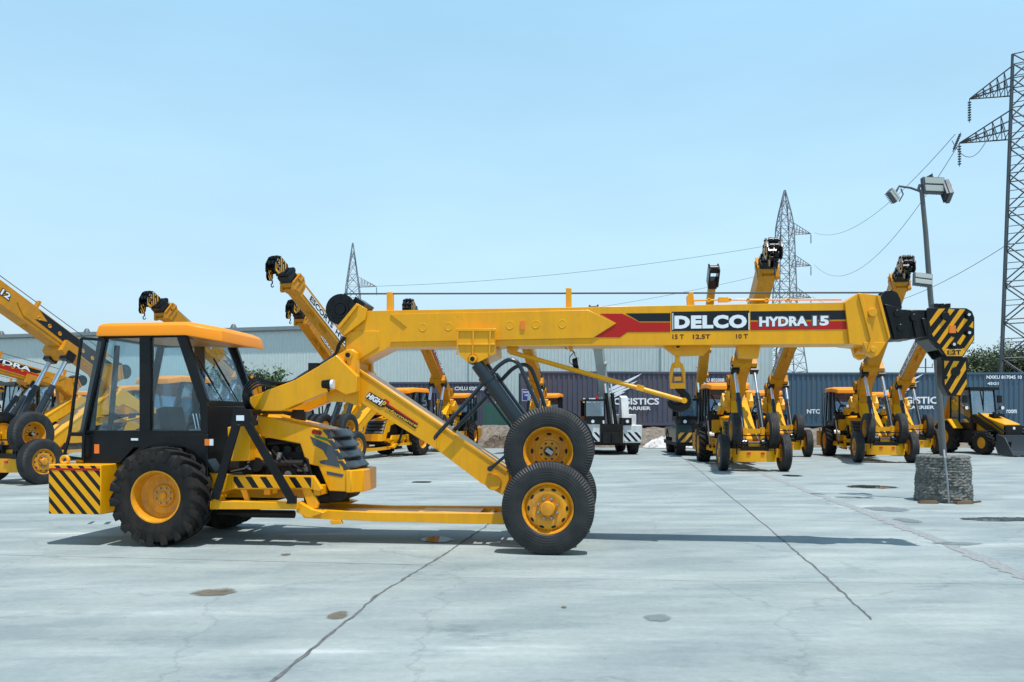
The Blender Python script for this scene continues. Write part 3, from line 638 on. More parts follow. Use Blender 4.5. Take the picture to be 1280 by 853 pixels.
def mast(root, main):
    bv = .008 if main else 0
    def arms(mb):
        y = -.48
        mb.prism(P([(312, 497), (345, 484), (369, 475), (398, 458), (420, 444), (446, 470), (446, 490), (432, 494), (419, 487), (400, 494), (352, 514), (312, 514)], y), y, y+.14)
        # mast cheeks
        y2 = -.36
        mb.prism(P([(412, 449), (430, 439), (434, 436.5), (440, 436.5), (446, 441), (447, 462), (447, 508), (432, 502), (412, 488)], y2), y2, y2+.10)
        mb.prism(P([(433, 438), (440, 437), (445, 441), (446, 470), (440, 474), (435, 462)], y2), y2-.03, y2-.001)
        mb.bar(px(436, 447, y2), px(424, 462, y2), .02, y2-.03, y2-.001)
        mb.mirror()
        a = px(412, 450, -.3); b = px(446, 500, -.3)
        mb.bx(a[0]-.02, b[0], -.35, .35, b[1]-.02, b[1]+.32)
        a = px(400, 470, -.4); mb.bx(a[0]-.1, a[0]+.2, -.35, .35, a[1]-.15, a[1]+.0)
    part('mast_frame', 'arms', arms, 'yellow', root, bevel=bv)
    def disc(mb):
        for u, v in ((415, 462), (434, 468)):
            q = px(u, v, -.36); mb.ycyl(q, .04, -.366, -.358, 20)
    def beam(mb):
        y = -.24
        mb.prism(P([(446, 462), (636, 591), (636, 600), (628, 619), (600, 603), (543, 560), (440, 497), (425, 485), (430, 462)], y), y, -y)
        # fold-over flange along the top, weld ridge
        a, b = px(446, 461, y), px(634, 589, y); mb.bar((a[0], a[1]), (b[0], b[1]), .03, y-.012, -y+.012)
        q = px(615, 603, y); mb.ycyl((q[0]+.02, q[1]-.0), .10, y-.03, y-.001, 24); mb.ycyl((q[0]+.02, q[1]-.0), .10, -y+.001, -y+.03, 24)
        mb.prism(P([(546, 545), (549, 545), (549, 562), (546, 560)], y), y-.008, y-.001)
    part('inclined_beam', 'beam', beam, 'yellow', root, bevel=bv)
    pin = lambda mb: (mb.ycyl((PIV[0], PIV[1]), .055, -.41, .41, 20, 0), mb.ycyl((PIV[0], PIV[1]), .03, -.425, .425, 16, 1))
    part('boom_pivot', 'pivpin', pin, ['yellow', 'engine'], root)
    def hoses(mb):
        for i in range(4):
            q = [(px(374-i*3, 474.5+i*1.5, -.41), -.41+.03*i), (px(356, 480+i*.8, -.41), -.42+.03*i), (px(336, 478+i*1.5, -.50), -.50), (px(320+i, 474+i*3.2, -.58), -.58), (px(307+i*2, 483+i*3, -.62), -.60-.02*i), (px(304+i*2.6, 497+i, -.62), -.62-.015*i), (px(308+i*2.4, 511, -.6), -.60), (px(318+i*2, 519, -.5), -.48)]
            mb.tube(smooth([(p[0], yy, p[1]+.012) for p, yy in q]), .0145, 7)
        for i in range(3):
            q = [px(346, 484, -.5), px(375, 474-i*2, -.3), px(402, 458-i*2, -.3), px(418, 446-i*2, -.3), px(426, 434-i, -.2), px(432, 424, -.25)]
            mb.tube(smooth([(a, -.3+.04*i, b+.02) for a, b in q]), .017, 7)
        q = px(393, 463, -.3); mb.bx(q[0]-.06, q[0]+.06, -.36, -.1, q[1]-.02, q[1]+.09)
    part('hoses', 'hoses', hoses, 'black', root)
    def hl(mb):
        q = px(409, 480.5, -.56); mb.lathe([(0, .0), (.045, 0), (.05, .05), (.03, .09), (0, .09)], n=4)
        mb.v = []; mb.f = []; mb.m = []
        mb.tube([(q[0]-.06, -.56, q[1]), (q[0]+.05, -.56, q[1])], .05, 14, 0, .062); mb.tube([(q[0]+.051, -.56, q[1]), (q[0]+.085, -.56, q[1])], .058, 14, 1)
        mb.tube([(q[0], -.56, q[1]-.04), (q[0], -.50, q[1]-.09), (q[0], -.45, q[1]-.03)], .01, 6)
    part('headlight', 'hl', hl, ['black', 'lens'], root)
    if main:
        yb = -.245; sl = math.atan2(591-462, 636-446)
        zd = lambda X, Y: (445+X/13.12, 480+Y/13.12)
        def dec(mb):
            mb.prism(P([zd(*q) for q in [(150, 225), (225, 130), (300, 175), (430, 255), (470, 260), (505, 345), (455, 385), (385, 380), (270, 300)]], yb), yb-.0035, yb-.001)
            mb.prism(P([zd(*q) for q in [(472, 395), (505, 345), (1010, 668), (975, 738)]], yb), yb-.0035, yb-.001)
            mb.prism(P([zd(*q) for q in [(505, 344), (520, 325), (1025, 655), (1012, 668)]], yb), yb-.0035, yb-.001, 1)
            mb.prism(P([zd(*q) for q in [(450, 262), (485, 248), (552, 300), (530, 335), (506, 344), (471, 260)]], yb), yb-.004, yb-.001, 1)
        def tl(s, X, Y, w, h, mt, **k):
            q = px(*zd(X, Y), yb); lettering(s, root, (q[0], yb-.0035, q[1]), w, h, mt, ang=R(30), proud=.0008, **k)
        part('beam_decal', 'bdec', dec, ['decal_black', 'decal_red'], root, flat=True)
        tl('HiGH', 305, 248, .205, .075, 'decal_white', bold=.05, shear=.25)
        tl('P', 452, 335, .045, .085, 'decal_gold', bold=.03, shear=.2)
        tl('erformance', 742, 540, .48, .040, 'decal_gold', bold=.02, shear=.25)

def front_end(root, main):
    bv = .008 if main else 0
    def beam(mb):
        mb.prismz([(-.42, -.50), (.0, -.66), (.18, -.62), (.36, -.3), (.36, .3), (.18, .62), (.0, .66), (-.42, .50)], .28, .60)
        mb.bx(-.14, .14, -.74, .74, .40, .66)
        mb.bx(-.32, .1, -.30, .30, .58, .80)
        for s in (-1, 1): mb.bx(-.10, .10, .26*s-.05, .26*s+.05, .6, 1.28); mb.tube([(0, .24*s, 1.18), (0, .50*s, 1.18)], .06, 12)
        mb.bx(-.05, .06, -.24, .24, 1.1, 1.24)
    part('front_axle', 'faxle', beam, 'yellow', root, bevel=bv)
    def br(mb):
        x, z = LOWPIN
        mb.bx(x-.12, x+.12, -.40, .40, .6+.003, .72)
        for s in (-1, 1):
            for d in (-.08, .08): mb.bx(x-.09, x+.09, s*.27+d-.012, s*.27+d+.012, .7, z+.08)
        mb.tube([(x, -.4, z), (x, .4, z)], .03, 10)
    part('cylinder_bracket', 'cylbr', br, 'black', root)
    for s in (-1, 1):
        part('tail_lamp', 'tl%d' % s, lambda mb: mb.bx(.362, .38, s*.2-.05, s*.2+.05, .50, .56), 'lamp_red', root)
        wheel(root, 'low', (0, .88*s, .54), s); wheel(root, 'up', (-.02, .53*s, 1.18), s)
        def hoop(mb):
            if s < 0: q = [(545, 549), (547, 543), (580, 507), (612, 470), (624, 457), (636, 450), (646, 453), (652, 462), (662, 485), (674, 513), (682, 545)]; yy = -.34
            else: q = [(560, 552), (566, 540), (600, 505), (632, 470), (643, 460), (655, 456), (664, 462), (670, 475), (677, 495), (684, 520), (690, 550)]; yy = .05
            pts = [px(a, b, yy) for a, b in q]
            mb.tube(smooth([(a, yy, b) for a, b in pts]), .026, 10)
        if main: part('guard_hoop', 'hoop%d' % s, hoop, 'cylpaint', root)
    if main:
        def lever(mb):
            a, b = px(613, 586, -.3), px(632, 570, -.3); mb.tube([(a[0], -.3, a[1]), (b[0], -.33, b[1])], .02, 8); mb.ycyl(a, .035, -.34, -.26, 14)
        part('lever', 'lev', lever, 'cylpaint', root)
    else:
        part('cross_bar', 'crossbar', lambda mb: (mb.tube([(.35, -.5, 1.05), (.35, .5, 1.05)], .018, 6), mb.tube([(.35, -.55, .5), (.36, -.5, 1.05)], .018, 6), mb.tube([(.35, .55, .5), (.36, .5, 1.05)], .018, 6)), 'black', root)

def boom(root, main, ang, style=0, scale=1.0):
    bv = .008 if main else 0
    W = .22; Y = 'yellow' if main else 'yellow_old'
    def bm_(mb):
        mb.prism(BP([(447, 389), (1092, 377.5), (1092, 430), (487, 434), (448, 454), (447, 480), (432, 480), (431, 440), (431, 412), (442, 388)]), -W, W)
        mb.prism(BP([(449, 414), (474, 414), (474, 434), (449, 450), (433, 446), (432, 416)]), -W-.012, W+.012)
        # longitudinal flange lines
        # winch cradle
        mb.prism(BP([(448, 380), (460, 387), (458, 400), (432, 420), (424, 409)]), -.27, -.235); mb.prism(BP([(448, 380), (460, 387), (458, 400), (432, 420), (424, 409)]), .235, .27)
        mb.prism(BP([(424, 409), (448, 380), (450, 383), (427, 412)]), -.3, .3)
        # cylinder bracket
        yb = -.36
        mb.prism([Bp(u, v, yb) for u, v in [(572, 413), (618, 413), (618, 431), (572, 431)]], yb, -yb)
        mb.prism([Bp(u, v, yb) for u, v in [(573, 431), (618, 431), (618, 443), (600, 452), (594, 455), (587, 455), (574, 444)]], yb, -yb)
        for u in (572.5, 592, 613): mb.prism([Bp(a, b, yb) for a, b in [(u-1, 413), (u+1, 413), (u, 444), (u-2, 444)]], yb-.02, yb-.001)
        mb.prism([Bp(a, b, yb) for a, b in [(570, 411), (620, 411), (620, 414.5), (570, 414.5)]], yb-.02, yb-.001); mb.prism([Bp(a, b, yb) for a, b in [(572, 430), (619, 430), (619, 432), (572, 432)]], yb-.02, yb-.001)
        mb.ycyl(TOPPIN, .05, -.405, .405, 20)
        # raised side plate with pressed discs
        for y0, y1 in ((-W-.016, -W-.001), (W+.001, W+.016)):
            mb.prism(BP([(488, 393), (735, 388), (770, 404.5), (741, 423), (488, 428), (509, 410)]), y0, y1)
        for u, v in ((529, 409.5), (561, 408.7), (637.5, 407), (670, 406), (703, 405.3)):
            q = Bp(u, v); mb.lathe([(.056, -W-.001), (.054, -W-.017), (.048, -W-.022), (.042, -W-.018), (0, -W-.018)], (q[0], 0, q[1]), 24); mb.lathe([(.056, W+.001), (.052, W+.022), (.044, W+.030), (.036, W+.022), (0, W+.020)], (q[0], 0, q[1]), 24)
        # collar
        mb.prism(BP([(1056, 378), (1073, 366.5), (1096, 369), (1112, 421), (1111, 425), (1104, 432), (1080, 432), (1062, 430)], -.26), -.26, .26)
        for ya, yb2 in ((-.27, -.18), (.18, .27)): mb.prism(BP([(1079, 428), (1108, 428), (1103, 436), (1098, 444), (1091, 447), (1084, 443)], -.27), ya, yb2)
        for u, v, rr in ((1090, 391, .05), (1091, 437, .035)): q = Bp(u, v, -.27); mb.ycyl(q, rr, -.305, .305, 18)
        mb.prism(BP([(1073, 367), (1078, 368), (1093, 426), (1091, 440), (1083, 440), (1088, 424)], -.28), -.285, .285)
        mb.prism(BP([(1096, 369), (1100, 370), (1113, 421), (1111, 425)], -.28), -.285, .285)
        # hook brackets under the boom
        yk = -.07
        mb.prism(BP([(824, 430), (892, 430), (880, 444), (845, 445)], yk), yk, -yk); mb.prism(BP([(921, 430), (951, 430), (948, 448), (924, 447)], yk), yk, -yk)
        mb.prism(BP([(709, 431), (716, 431), (715, 439), (712, 439)], yk), yk, -yk)
        # posts and eyes on top
        for u, h in ((488, 366), (711, 361)):
            mb.prism(BP([(u-3.5, h), (u+3.5, h), (u+3.5, 391), (u-3.5, 391)], 0), -.05, .05)
        mb.prism(BP([(859, 384), (858, 371), (862, 366), (866, 366), (868, 384)], 0), -.05, .05)
        q = [Bp(u, v, -.1) for u, v in ((866, 378), (900, 377), (935, 377), (1000, 377), (1052, 377))]; mb.tube([(a, -.1, b+.02) for a, b in q], .012, 6)
        for u in (886, 912, 935, 958, 985): 
            a = Bp(u, 376.5, -.1); mb.lathe([(.012, -.12), (.024, -.12), (.024, -.08), (.012, -.08)], (a[0], 0, a[1]+.012), 12, closed=True)
        a = Bp(904, 377, -.1); mb.bx(a[0]-.06, a[0]+.06, -.13, -.07, a[1]-.01, a[1]+.05)
    b = part('boom', 'boom'+Y, bm_, Y, root, (PIV[0], 0, PIV[1]), (0, -ang, 0), bevel=bv)
    b.scale = (scale, 1, 1)
    part('cylinder_pin', 'cpin', lambda mb: mb.ycyl(TOPPIN, .028, -.415, .415, 16), 'engine', b)
    def top(mb): mb.prism(BP([(452, 387), (1060, 376.5), (1060, 379.5), (452, 390.5)]), -W+.012, W-.012)
    def wn(mb):
        c = Bp(426, 387, -.26)
        for s in (-1, 1): mb.ycyl(c, .20, s*.24, s*.265, 32)
        mb.ycyl(c, .13, -.24, .24, 24); mb.ycyl(c, .07, -.30, .30, 16)
        mb.lathe([(.08, -.285), (.11, -.285), (.11, -.26), (.08, -.26)], (c[0], 0, c[1]), 20, closed=True)
        for k in range(8): a = k*math.pi/4; mb.lathe([(0, -.275), (.014, -.275), (.014, -.26)], (c[0]+.15*math.cos(a), 0, c[1]+.15*math.sin(a)), 8)
        q = Bp(456, 384, .1); mb.obox((q[0], 0, q[1]-.0), (.16, .4, .12), (0, R(35), 0))
    part('winch', 'winch', wn, 'black', b)
    def rope(mb):
        a = Bp(430, 367.5, 0); c = Bp(1112, 366, 0); mb.tube([(a[0], 0, a[1]), (c[0], 0, c[1])], .011, 6)
    part('wire_rope', 'rope', rope, 'dark_galv', b)
    def inner(mb):
        mb.prism(BP([(1098, 384), (1140, 388), (1140, 424), (1100, 424)], -.19), -.19, .19)
        mb.prism(BP([(1106, 380), (1126, 385), (1138, 423), (1118, 425)], -.21), -.215, .215); mb.prism(BP([(1099, 382), (1104, 382), (1115, 423), (1110, 425)], -.21), -.225, .225)
        mb.prism(BP([(1130, 387), (1176, 388), (1176, 428), (1160, 421), (1130, 422)], -.165), -.165, .165)
        mb.prism(BP([(1138, 388), (1146, 389), (1153, 421), (1145, 423)], -.19), -.195, .195); mb.prism(BP([(1152, 398), (1158, 398), (1164, 420), (1158, 421)], -.19), -.195, .195)
        mb.prism(BP([(1100, 384), (1101, 372), (1106, 364), (1114, 362), (1122, 366), (1126, 374), (1128, 386)], -.12), -.12, -.07); mb.prism(BP([(1100, 384), (1101, 372), (1106, 364), (1114, 362), (1122, 366), (1126, 374), (1128, 386)], -.12), .07, .12)
        q = Bp(1113, 374, -.1); mb.ycyl(q, .10, -.05, .05, 24)
        for u, v in ((1126, 410), (1143, 397), (1122, 392)):
            q = Bp(u, v, -.22); mb.ycyl(q, .045, -.235, -.20, 16)
    part('telescopic_section', 'inner', inner, 'black', b, bevel=.008 if main else 0)
    Z2 = lambda x, y: (1150+x/6.56, 375+y/6.56)
    def head(mb):
        hp = [(1158, 388), (1160, 385), (1208, 385.5), (1215, 389.5), (1218, 397), (1218, 425), (1203, 447), (1182, 447), (1172, 434), (1160, 424)]
        for s in (-1, 1):
            y0, y1 = sorted((s*.17, s*.20)); mb.prism(BP(hp, -.2), y0, y1, 0)
            y0, y1 = sorted((s*.2012, s*.2045))
            for pl in ([(150, 75), (205, 72), (85, 220), (76, 180)], [(190, 160), (215, 175), (110, 305), (98, 280)], [(235, 75), (285, 80), (245, 130), (222, 110)], [(325, 78), (370, 80), (160, 365), (138, 345)],
                       [(255, 300), (283, 310), (195, 425), (178, 400)], [(360, 150), (390, 165), (310, 270), (292, 250)], [(350, 285), (378, 295), (330, 372), (300, 355)], [(435, 175), (436, 235), (400, 220)],
                       [(440, 288), (438, 325), (345, 462), (220, 462), (196, 428), (212, 405), (335, 405), (362, 395)]):
                mb.prism([Bp(*Z2(*q), -.2) for q in pl], y0, y1, 1)
        mb.prism(BP([(1160, 390), (1178, 389), (1178, 437), (1174, 437), (1160, 424)], -.2), -.168, .168, 0)
        for u, v, r in ((1209.5, 394, .085), (1210, 416.5, .085), (1191, 431, .08)):
            q = Bp(u, v, -.2); mb.ycyl(q, r, -.12, -.02, 20, 0); mb.ycyl(q, r, .02, .12, 20, 0); mb.ycyl(q, .032, -.235, .235, 12, 0); mb.ycyl(q, .018, -.245, .245, 10, 2)
        q = Bp(1181, 395, -.2); mb.ycyl(q, .045, -.225, -.2, 14, 0)
        for u in (1168, 1175, 1183): q = Bp(u, 384, 0); mb.obox((q[0], 0, q[1]+.01), (.05, .12, .05), m=0)
    hd = part('boom_head', 'head', head, ['black', 'yellow', 'chrome'], b, bevel=.003 if main else 0)
    def hrefl(mb): q = Bp(1190, 412, -.2); mb.bx(q[0]-.035, q[0]+.035, -.218, -.205, q[1]-.045, q[1]+.045)
    part('reflector', 'hrefl', hrefl, 'reflector', hd)
    q = Bp(1190.5, 440.8, -.2); lettering('1.2T', hd, (q[0]+.018, -.2045, q[1]), .155, .055, 'decal_black', bold=.04, proud=.001)
    # block hanging under the head
    hpv = Bp(1190, 450, -.2)
    jb = lambda u, v, y=-.17: (Bp(u, v, y)[0]-hpv[0], Bp(u, v, y)[1]-hpv[1])
    def jib(mb):
        pl = [jb(*Z2(*q)) for q in [(188, 492), (382, 492), (385, 700), (337, 787), (248, 787), (188, 690)]]
        mb.prism(pl, -.17, -.155, 0); mb.prism(pl, -.06, -.045, 0)
        for y0, y1 in ((-.1735, -.1712), (-.0445, -.0425)):
            for st in ([(197, 500), (240, 502), (200, 565)], [(275, 502), (322, 504), (205, 700), (202, 655)], [(373, 505), (376, 570), (257, 768), (235, 745)], [(381, 650), (382, 690), (333, 782), (297, 780)]):
                mb.prism([jb(*Z2(*q)) for q in st], y0, y1, 1)
        mb.prism([jb(*Z2(*q)) for q in [(175, 480), (192, 488), (192, 690), (252, 792), (225, 785), (178, 690)]], -.18, -.04, 0)
        mb.prism([jb(*Z2(*q)) for q in [(172, 470), (384, 470), (384, 492), (172, 492)]], -.18, -.04, 0)
        c = jb(*Z2(290, 590)); mb.ycyl(c, .055, -.18, -.03, 18, 0); mb.ycyl(c, .12, -.15, -.07, 20, 0); c = jb(*Z2(210, 637)); mb.ycyl(c, .022, -.18, -.03, 12, 0)
    j = part('hanging_block', 'jib', jib, ['black', 'yellow'], b, (hpv[0], 0, hpv[1]), (0, ang if not main else 0, 0))
    if not main:
        j.scale = (.8/scale, .8, .8); j.location = (hpv[0]+.05, 0, hpv[1]+.12)
        def hk(mb):
            pts = []
            for i in range(15):
                a = R(100-290*i/14); pts.append((.07*math.cos(a), 0, -.62+.075*math.sin(a)))
            mb.tube([(0, 0, -.42), (0, 0, -.5)]+pts, .028, 8, 0, .016)
        part('hook', 'bghook', hk, 'cylpaint', j)
    # lettering
    if main:
        def dec(mb):
            y0, y1 = -W-.0115, -W-.0085
            mb.prism(BP([(750, 392.4), (778, 392.4), (800, 403.4), (838, 403.4), (838, 415), (784, 415.4), (775, 421.8), (743, 421.8), (771, 404.5)]), -W-.004, -W-.001, 0)
            mb.prism(BP([(782, 392), (838, 391.6), (838, 402), (799, 402)]), -W-.004, -W-.001, 1)
            mb.prism(BP([(839.5, 390), (936.5, 388.5), (936.5, 413.3), (839.5, 414)]), -W-.004, -W-.001, 1)
            for u in (840.5, 935.5): mb.prism(BP([(u, 391.5), (u+1, 391.5), (u+1, 412.5), (u, 412.5)]), -W-.006, -W-.0045, 2)
            mb.prism(BP([(938, 389.5), (1072, 388), (1075, 399.5), (938, 400.5)]), -W-.004, -W-.001, 1)
            mb.prism(BP([(938, 402.5), (1076, 401.5), (1080, 411.5), (938, 413)]), -W-.004, -W-.001, 0)
            for u in (842.5,): pass
        part('side_stripe', 'bdecal', dec, ['decal_red', 'decal_black', 'decal_white'], b, flat=True)
        def T(s, u0, u1, v0, v1, mt, **k):
            a, c = Bp(u0, v1), Bp(u1, v0); lettering(s, b, ((a[0]+c[0])/2, -W-.0045 if mt != 'decal_brown' else -W-.0005, (a[1]+c[1])/2), c[0]-a[0], c[1]-a[1], mt, proud=.0012, **k)
        T('DELCO', 843, 933.5, 393.5, 411.5, 'decal_white', bold=.06, space=1.1)
        T('HYDRA', 949, 1009.5, 395.5, 408.5, 'decal_white', bold=.045, outline=.07, omat='decal_grey')
        T('15', 1016, 1036, 395, 407.5, 'decal_white', bold=.045, outline=.07, omat='decal_grey')
        T('15 T', 840.5, 855, 418.2, 424.2, 'decal_brown', bold=.03); T('12.5T', 866, 888, 418, 424, 'decal_brown', bold=.03); T('10 T', 920, 935, 417.6, 423.6, 'decal_brown', bold=.03)
        for u, v, w, h in ((653.5, 407, .028, .055), (1070, 401.5, .03, .045)):
            def rf(mb): q = Bp(u, v); mb.bx(q[0]-w, q[0]+w, -W-.030, -W-.001, q[1]-h, q[1]+h)
            part('reflector', 'rf%d' % u, rf, 'reflector', b)
        # shackle and big hook
        yk = -.05
        def link(mb):
            q = Bp(847, 433, yk); mb.ycyl(q, .055, -.10, .10, 20, 0); mb.ycyl(q, .025, -.115, .115, 14, 1)
            mb.prism(BP([(844.5, 436), (849.5, 436), (850, 452), (844, 452)], yk), -.03, .03, 0); q = Bp(847, 456, yk); mb.ycyl(q, .045, -.03, .03, 16, 0)
            pts = [Bp(u, v, yk) for u, v in [(847, 453), (842, 456), (839.5, 466), (839, 483), (855.5, 483), (855, 466), (852, 456), (847, 453)]]
            mb.tube([(a, 0, c) for a, c in pts], .024, 8, 0)
            a, c = Bp(838, 486, yk), Bp(857, 470, yk); mb.bx(a[0], c[0], -.045, .045, a[1], a[1]+.07, 0); mb.bx(a[0]+.05, c[0]-.05, -.04, .04, c[1]-.06, c[1]-.01, 0)
        part('shackle', 'link', link, [Y, 'engine'], b, bevel=.004)
        def hook(mb):
            zz = lambda X, Yy: (820+X/6.09, 460+Yy/6.09)
            pts = [zz(*p) for p in [(160, 125), (168, 155), (200, 185), (228, 218), (236, 250), (224, 283), (192, 300), (150, 298), (115, 278), (95, 250)]]
            rr = [.045, .042, .048, .06, .07, .074, .07, .06, .046, .025]; rings = []
            vs = []; n = 10; q = [Vector((Bp(u, v, 0)[0], 0, Bp(u, v, 0)[1])) for u, v in pts]
            for i, p in enumerate(q):
                t = (q[min(i+1, 9)]-q[max(i-1, 0)]).normalized(); s_ = t.cross(Vector((0, 1, 0)))
                for k in range(n): a = 2*math.pi*k/n; vs.append(p+s_*rr[i]*math.cos(a)+Vector((0, 1, 0))*rr[i]*.62*math.sin(a))
            fs = [tuple(range(n)), tuple(range(9*n, 10*n))]
            for i in range(9):
                for k in range(n): fs.append((i*n+k, i*n+(k+1) % n, (i+1)*n+(k+1) % n, (i+1)*n+k))
            mb.add(vs, fs)
        part('hook', 'hook', hook, 'black', b)
        def rod(mb):
            a, c = Bp(637, 440, -.05), Bp(854, 501, -.12); mb.tube([(a[0], -.05, a[1]), (c[0], -.12, c[1])], .030, 10); mb.ycyl((c[0]+.01, c[1]), .035, -.17, -.08, 12)
            mb.prism(BP([(634, 431), (650, 431), (648, 436), (644, 442), (634, 441)], -.05), -.08, .0); e = Bp(800, 486, -.1); mb.obox((e[0], -.1, e[1]+.01), (.09, .07, .07), (0, R(15), 0))
        part('stay_rod', 'rod', rod, Y, b)
        def lamp(mb):
            q = Bp(720.5, 454.5, 0); mb.tube([(q[0]-.045, 0, q[1]-.01), (q[0]+.02, 0, q[1]+.0)], .065, 18, 0, .085); mb.tube([(q[0]+.021, 0, q[1]), (q[0]+.035, 0, q[1])], .08, 18, 1)
            a = [Bp(u, v, 0) for u, v in ((714, 437), (718, 441), (719, 446))]; mb.tube([(x, 0, z) for x, z in a], .007, 5, 0)
            a = [Bp(u, v, 0) for u, v in ((718, 440), (712.5, 446), (712, 453), (718, 458))]; mb.tube([(x, 0, z) for x, z in a], .006, 5, 0)
            a = [Bp(u, v, 0) for u, v in ((708, 430), (707, 436), (709.5, 437))]; mb.tube([(x, 0, z) for x, z in a], .006, 5, 0)
        part('work_lamp', 'lamp', lamp, ['black', 'lens'], b)
        def cub(mb):   # small bracket group seen over the boom next to the rear post
            pass
    else:
        for s in (-1, 1):
            def dec(mb):
                y0, y1 = sorted((s*(W+.0165), s*(W+.019)))
                if style == 0: mb.prism(BP([(470, 390), (712, 387), (680, 400), (712, 414), (500, 425), (524, 408), (494, 402)]), y0, y1, 1)
                elif style == 1:
                    mb.prism(BP([(560, 392), (1040, 381), (1040, 398), (590, 405)]), y0, y1, 1); mb.prism(BP([(540, 408), (1040, 400), (1040, 410), (560, 424), (575, 414)]), y0, y1, 0)
                else: mb.prism(BP([(600, 398), (1040, 389), (1040, 418), (600, 421)]), y0, y1, 2)
            dm = 'sd%d%d' % (style, s)
            part('side_decal', dm, dec, ['decal_red', 'decal_black', 'decal_white' if style == 2 else 'yellow_old'], b, flat=True)
            if style == 2:
                q = Bp(810, 405); lettering('ESCORTS  HYDRA 12', b, (q[0], s*(W+.020), q[1]), 3.6, .2, 'decal_black', side=s, bold=.03)
            elif style == 1:
                q = Bp(800, 394); lettering('ESCORTS HYDRA', b, (q[0], s*(W+.020), q[1]), 3.8, .17, 'decal_white', side=s, bold=.03, outline=.06)
            else:
                q = Bp(860, 404); lettering('HYDRA 12', b, (q[0], s*(W+.006), q[1]), 1.35, .15, 'decal_white', side=s, bold=.03, outline=.07)
    # lift cylinders
    c, sn = math.cos(ang), math.sin(ang)
    tx = PIV[0]+(TOPPIN[0]*scale*c-TOPPIN[1]*sn); tz = PIV[1]+(TOPPIN[0]*scale*sn+TOPPIN[1]*c)
    L0 = math.hypot(PIV[0]+TOPPIN[0]-LOWPIN[0], PIV[1]+TOPPIN[1]-LOWPIN[1])
    dx, dz = tx-LOWPIN[0], tz-LOWPIN[1]; L = math.hypot(dx, dz); a = math.atan2(dx, dz)
    r1 = .092 if main else .08
    def barrel(mb):
        mb.tube([(0, 0, 0), (0, 0, L0-.07)], r1*.9, 20); mb.tube([(0, 0, 0), (0, 0, L0-.24)], r1, 20); mb.tube([(0, 0, L0-.34), (0, 0, L0-.24)], r1+.012, 20); mb.ycyl((0, 0), .08, -.08, .08, 16)
        mb.tube([(-.12, .0, .3), (-.13, 0, L0-.4)], .016, 6); mb.tube([(-.08, 0, .3), (-.12, 0, .3)], .02, 6); mb.tube([(-.08, 0, L0-.4), (-.13, 0, L0-.4)], .02, 6)
    def rodf(mb): mb.tube([(0, 0, .2), (0, 0, 1)], .055, 16)
    for s in (-1, 1):
        yy = s*.29
        cb = part('lift_cylinder', 'barrel%d' % main, barrel, 'cylpaint', root, (LOWPIN[0], yy, LOWPIN[1]), (0, a, 0))
        rd = part('cylinder_rod', 'rodf', rodf, 'chrome', cb); rd.scale = (1, 1, L-.02)
        part('rod_eye', 'rodeye%d' % main, lambda mb: (mb.ycyl((0, 0), .07, -.07, .07, 16), None if main else mb.bx(-.12, .12, -.12, .12, -.10, .14)), 'black', root, (tx, yy, tz), (0, a, 0))
    return b

def crane(name, label, loc, heading, ang, style=0, main=False, scale=1.0, group=None, old=None):
    r = thing(name, label, 'mobile crane', loc, heading, group)
    cab(r, main); engine_hood(r, main); chassis(r, main); mast(r, main); front_end(r, main); boom(r, main, ang, style, scale)
    for s in (-1, 1): wheel(r, 'rear', (XR, .80*s, .615), s)
    return r

G = 'yellow mobile cranes parked in the yard'
crane('mobile_crane', 'large foreground yellow crane with its red and black lettered boom lowered level', (CX, CY, 0), TH, 0, main=True, group=G)
def at(u, Y): return ((u-CU)/F*Y, Y)
# other cranes: ground point of the front axle, heading vector, boom angle
SP = [
 ('nearest yellow crane at the left edge, raised boom with black chevron, left tyres in view', (-11.96, 19.25), (-.38, -.93), 29.5, 0, .98),
 ('yellow crane at far left, its low boom red and black striped, under another boom', (-17.6, 27.2), (-.55, -.83), 14, 1, .95),
 ('yellow crane at the left edge, lowest of the three booms there', (-23.5, 33.5), (-.55, -.83), 14, 0, .95),
 ('yellow crane whose boom tip and small hook show just above the foreground orange cab roof', (-11.8, 30.8), (-.38, -.93), 30, 0, .86),
 ('yellow crane with white lettered boom raised highest, left of the black winch drum', (-6.4, 28.95), (-.38, -.93), 33, 2, .98),
 ('yellow crane with lower boom tip just under the white lettered boom', (-8.05, 34.5), (-.30, -.95), 33.5, 0, .85),
 ('yellow crane at the back between the inclined beam and the foreground lift cylinder', (-3.7, 36.4), (-.18, -.98), 31.2, 1, .95),
 ('yellow crane at the back, cab roof just above the raised foreground front tyre', (.9, 36.4), (-.18, -.98), 28, 0, .9),
 ('yellow crane facing the camera, nearest of the row right of the big hook', (7.12, 23.6), (-.10, -.995), 33, 0, .86),
 ('yellow crane leaning its boom right, half hidden behind the nearest facing crane', (10.9, 32.0), (-.14, -.99), 25, 2, .86),
 ('yellow crane left of the lamp post, raised boom ending beside the lower floodlight', (12.98, 27.9), (-.165, -.986), 37, 0, .88),
 ('yellow crane at the right end of the row, half behind the lamp post', (17.3, 34.4), (-.2, -.98), 27, 2, .86),
]
for lab, (x, y), (hx, hy), an, st, sc in SP:
    crane('mobile_crane', lab, (x, y, 0), math.atan2(hy, hx), R(an), st, scale=sc, group=G)

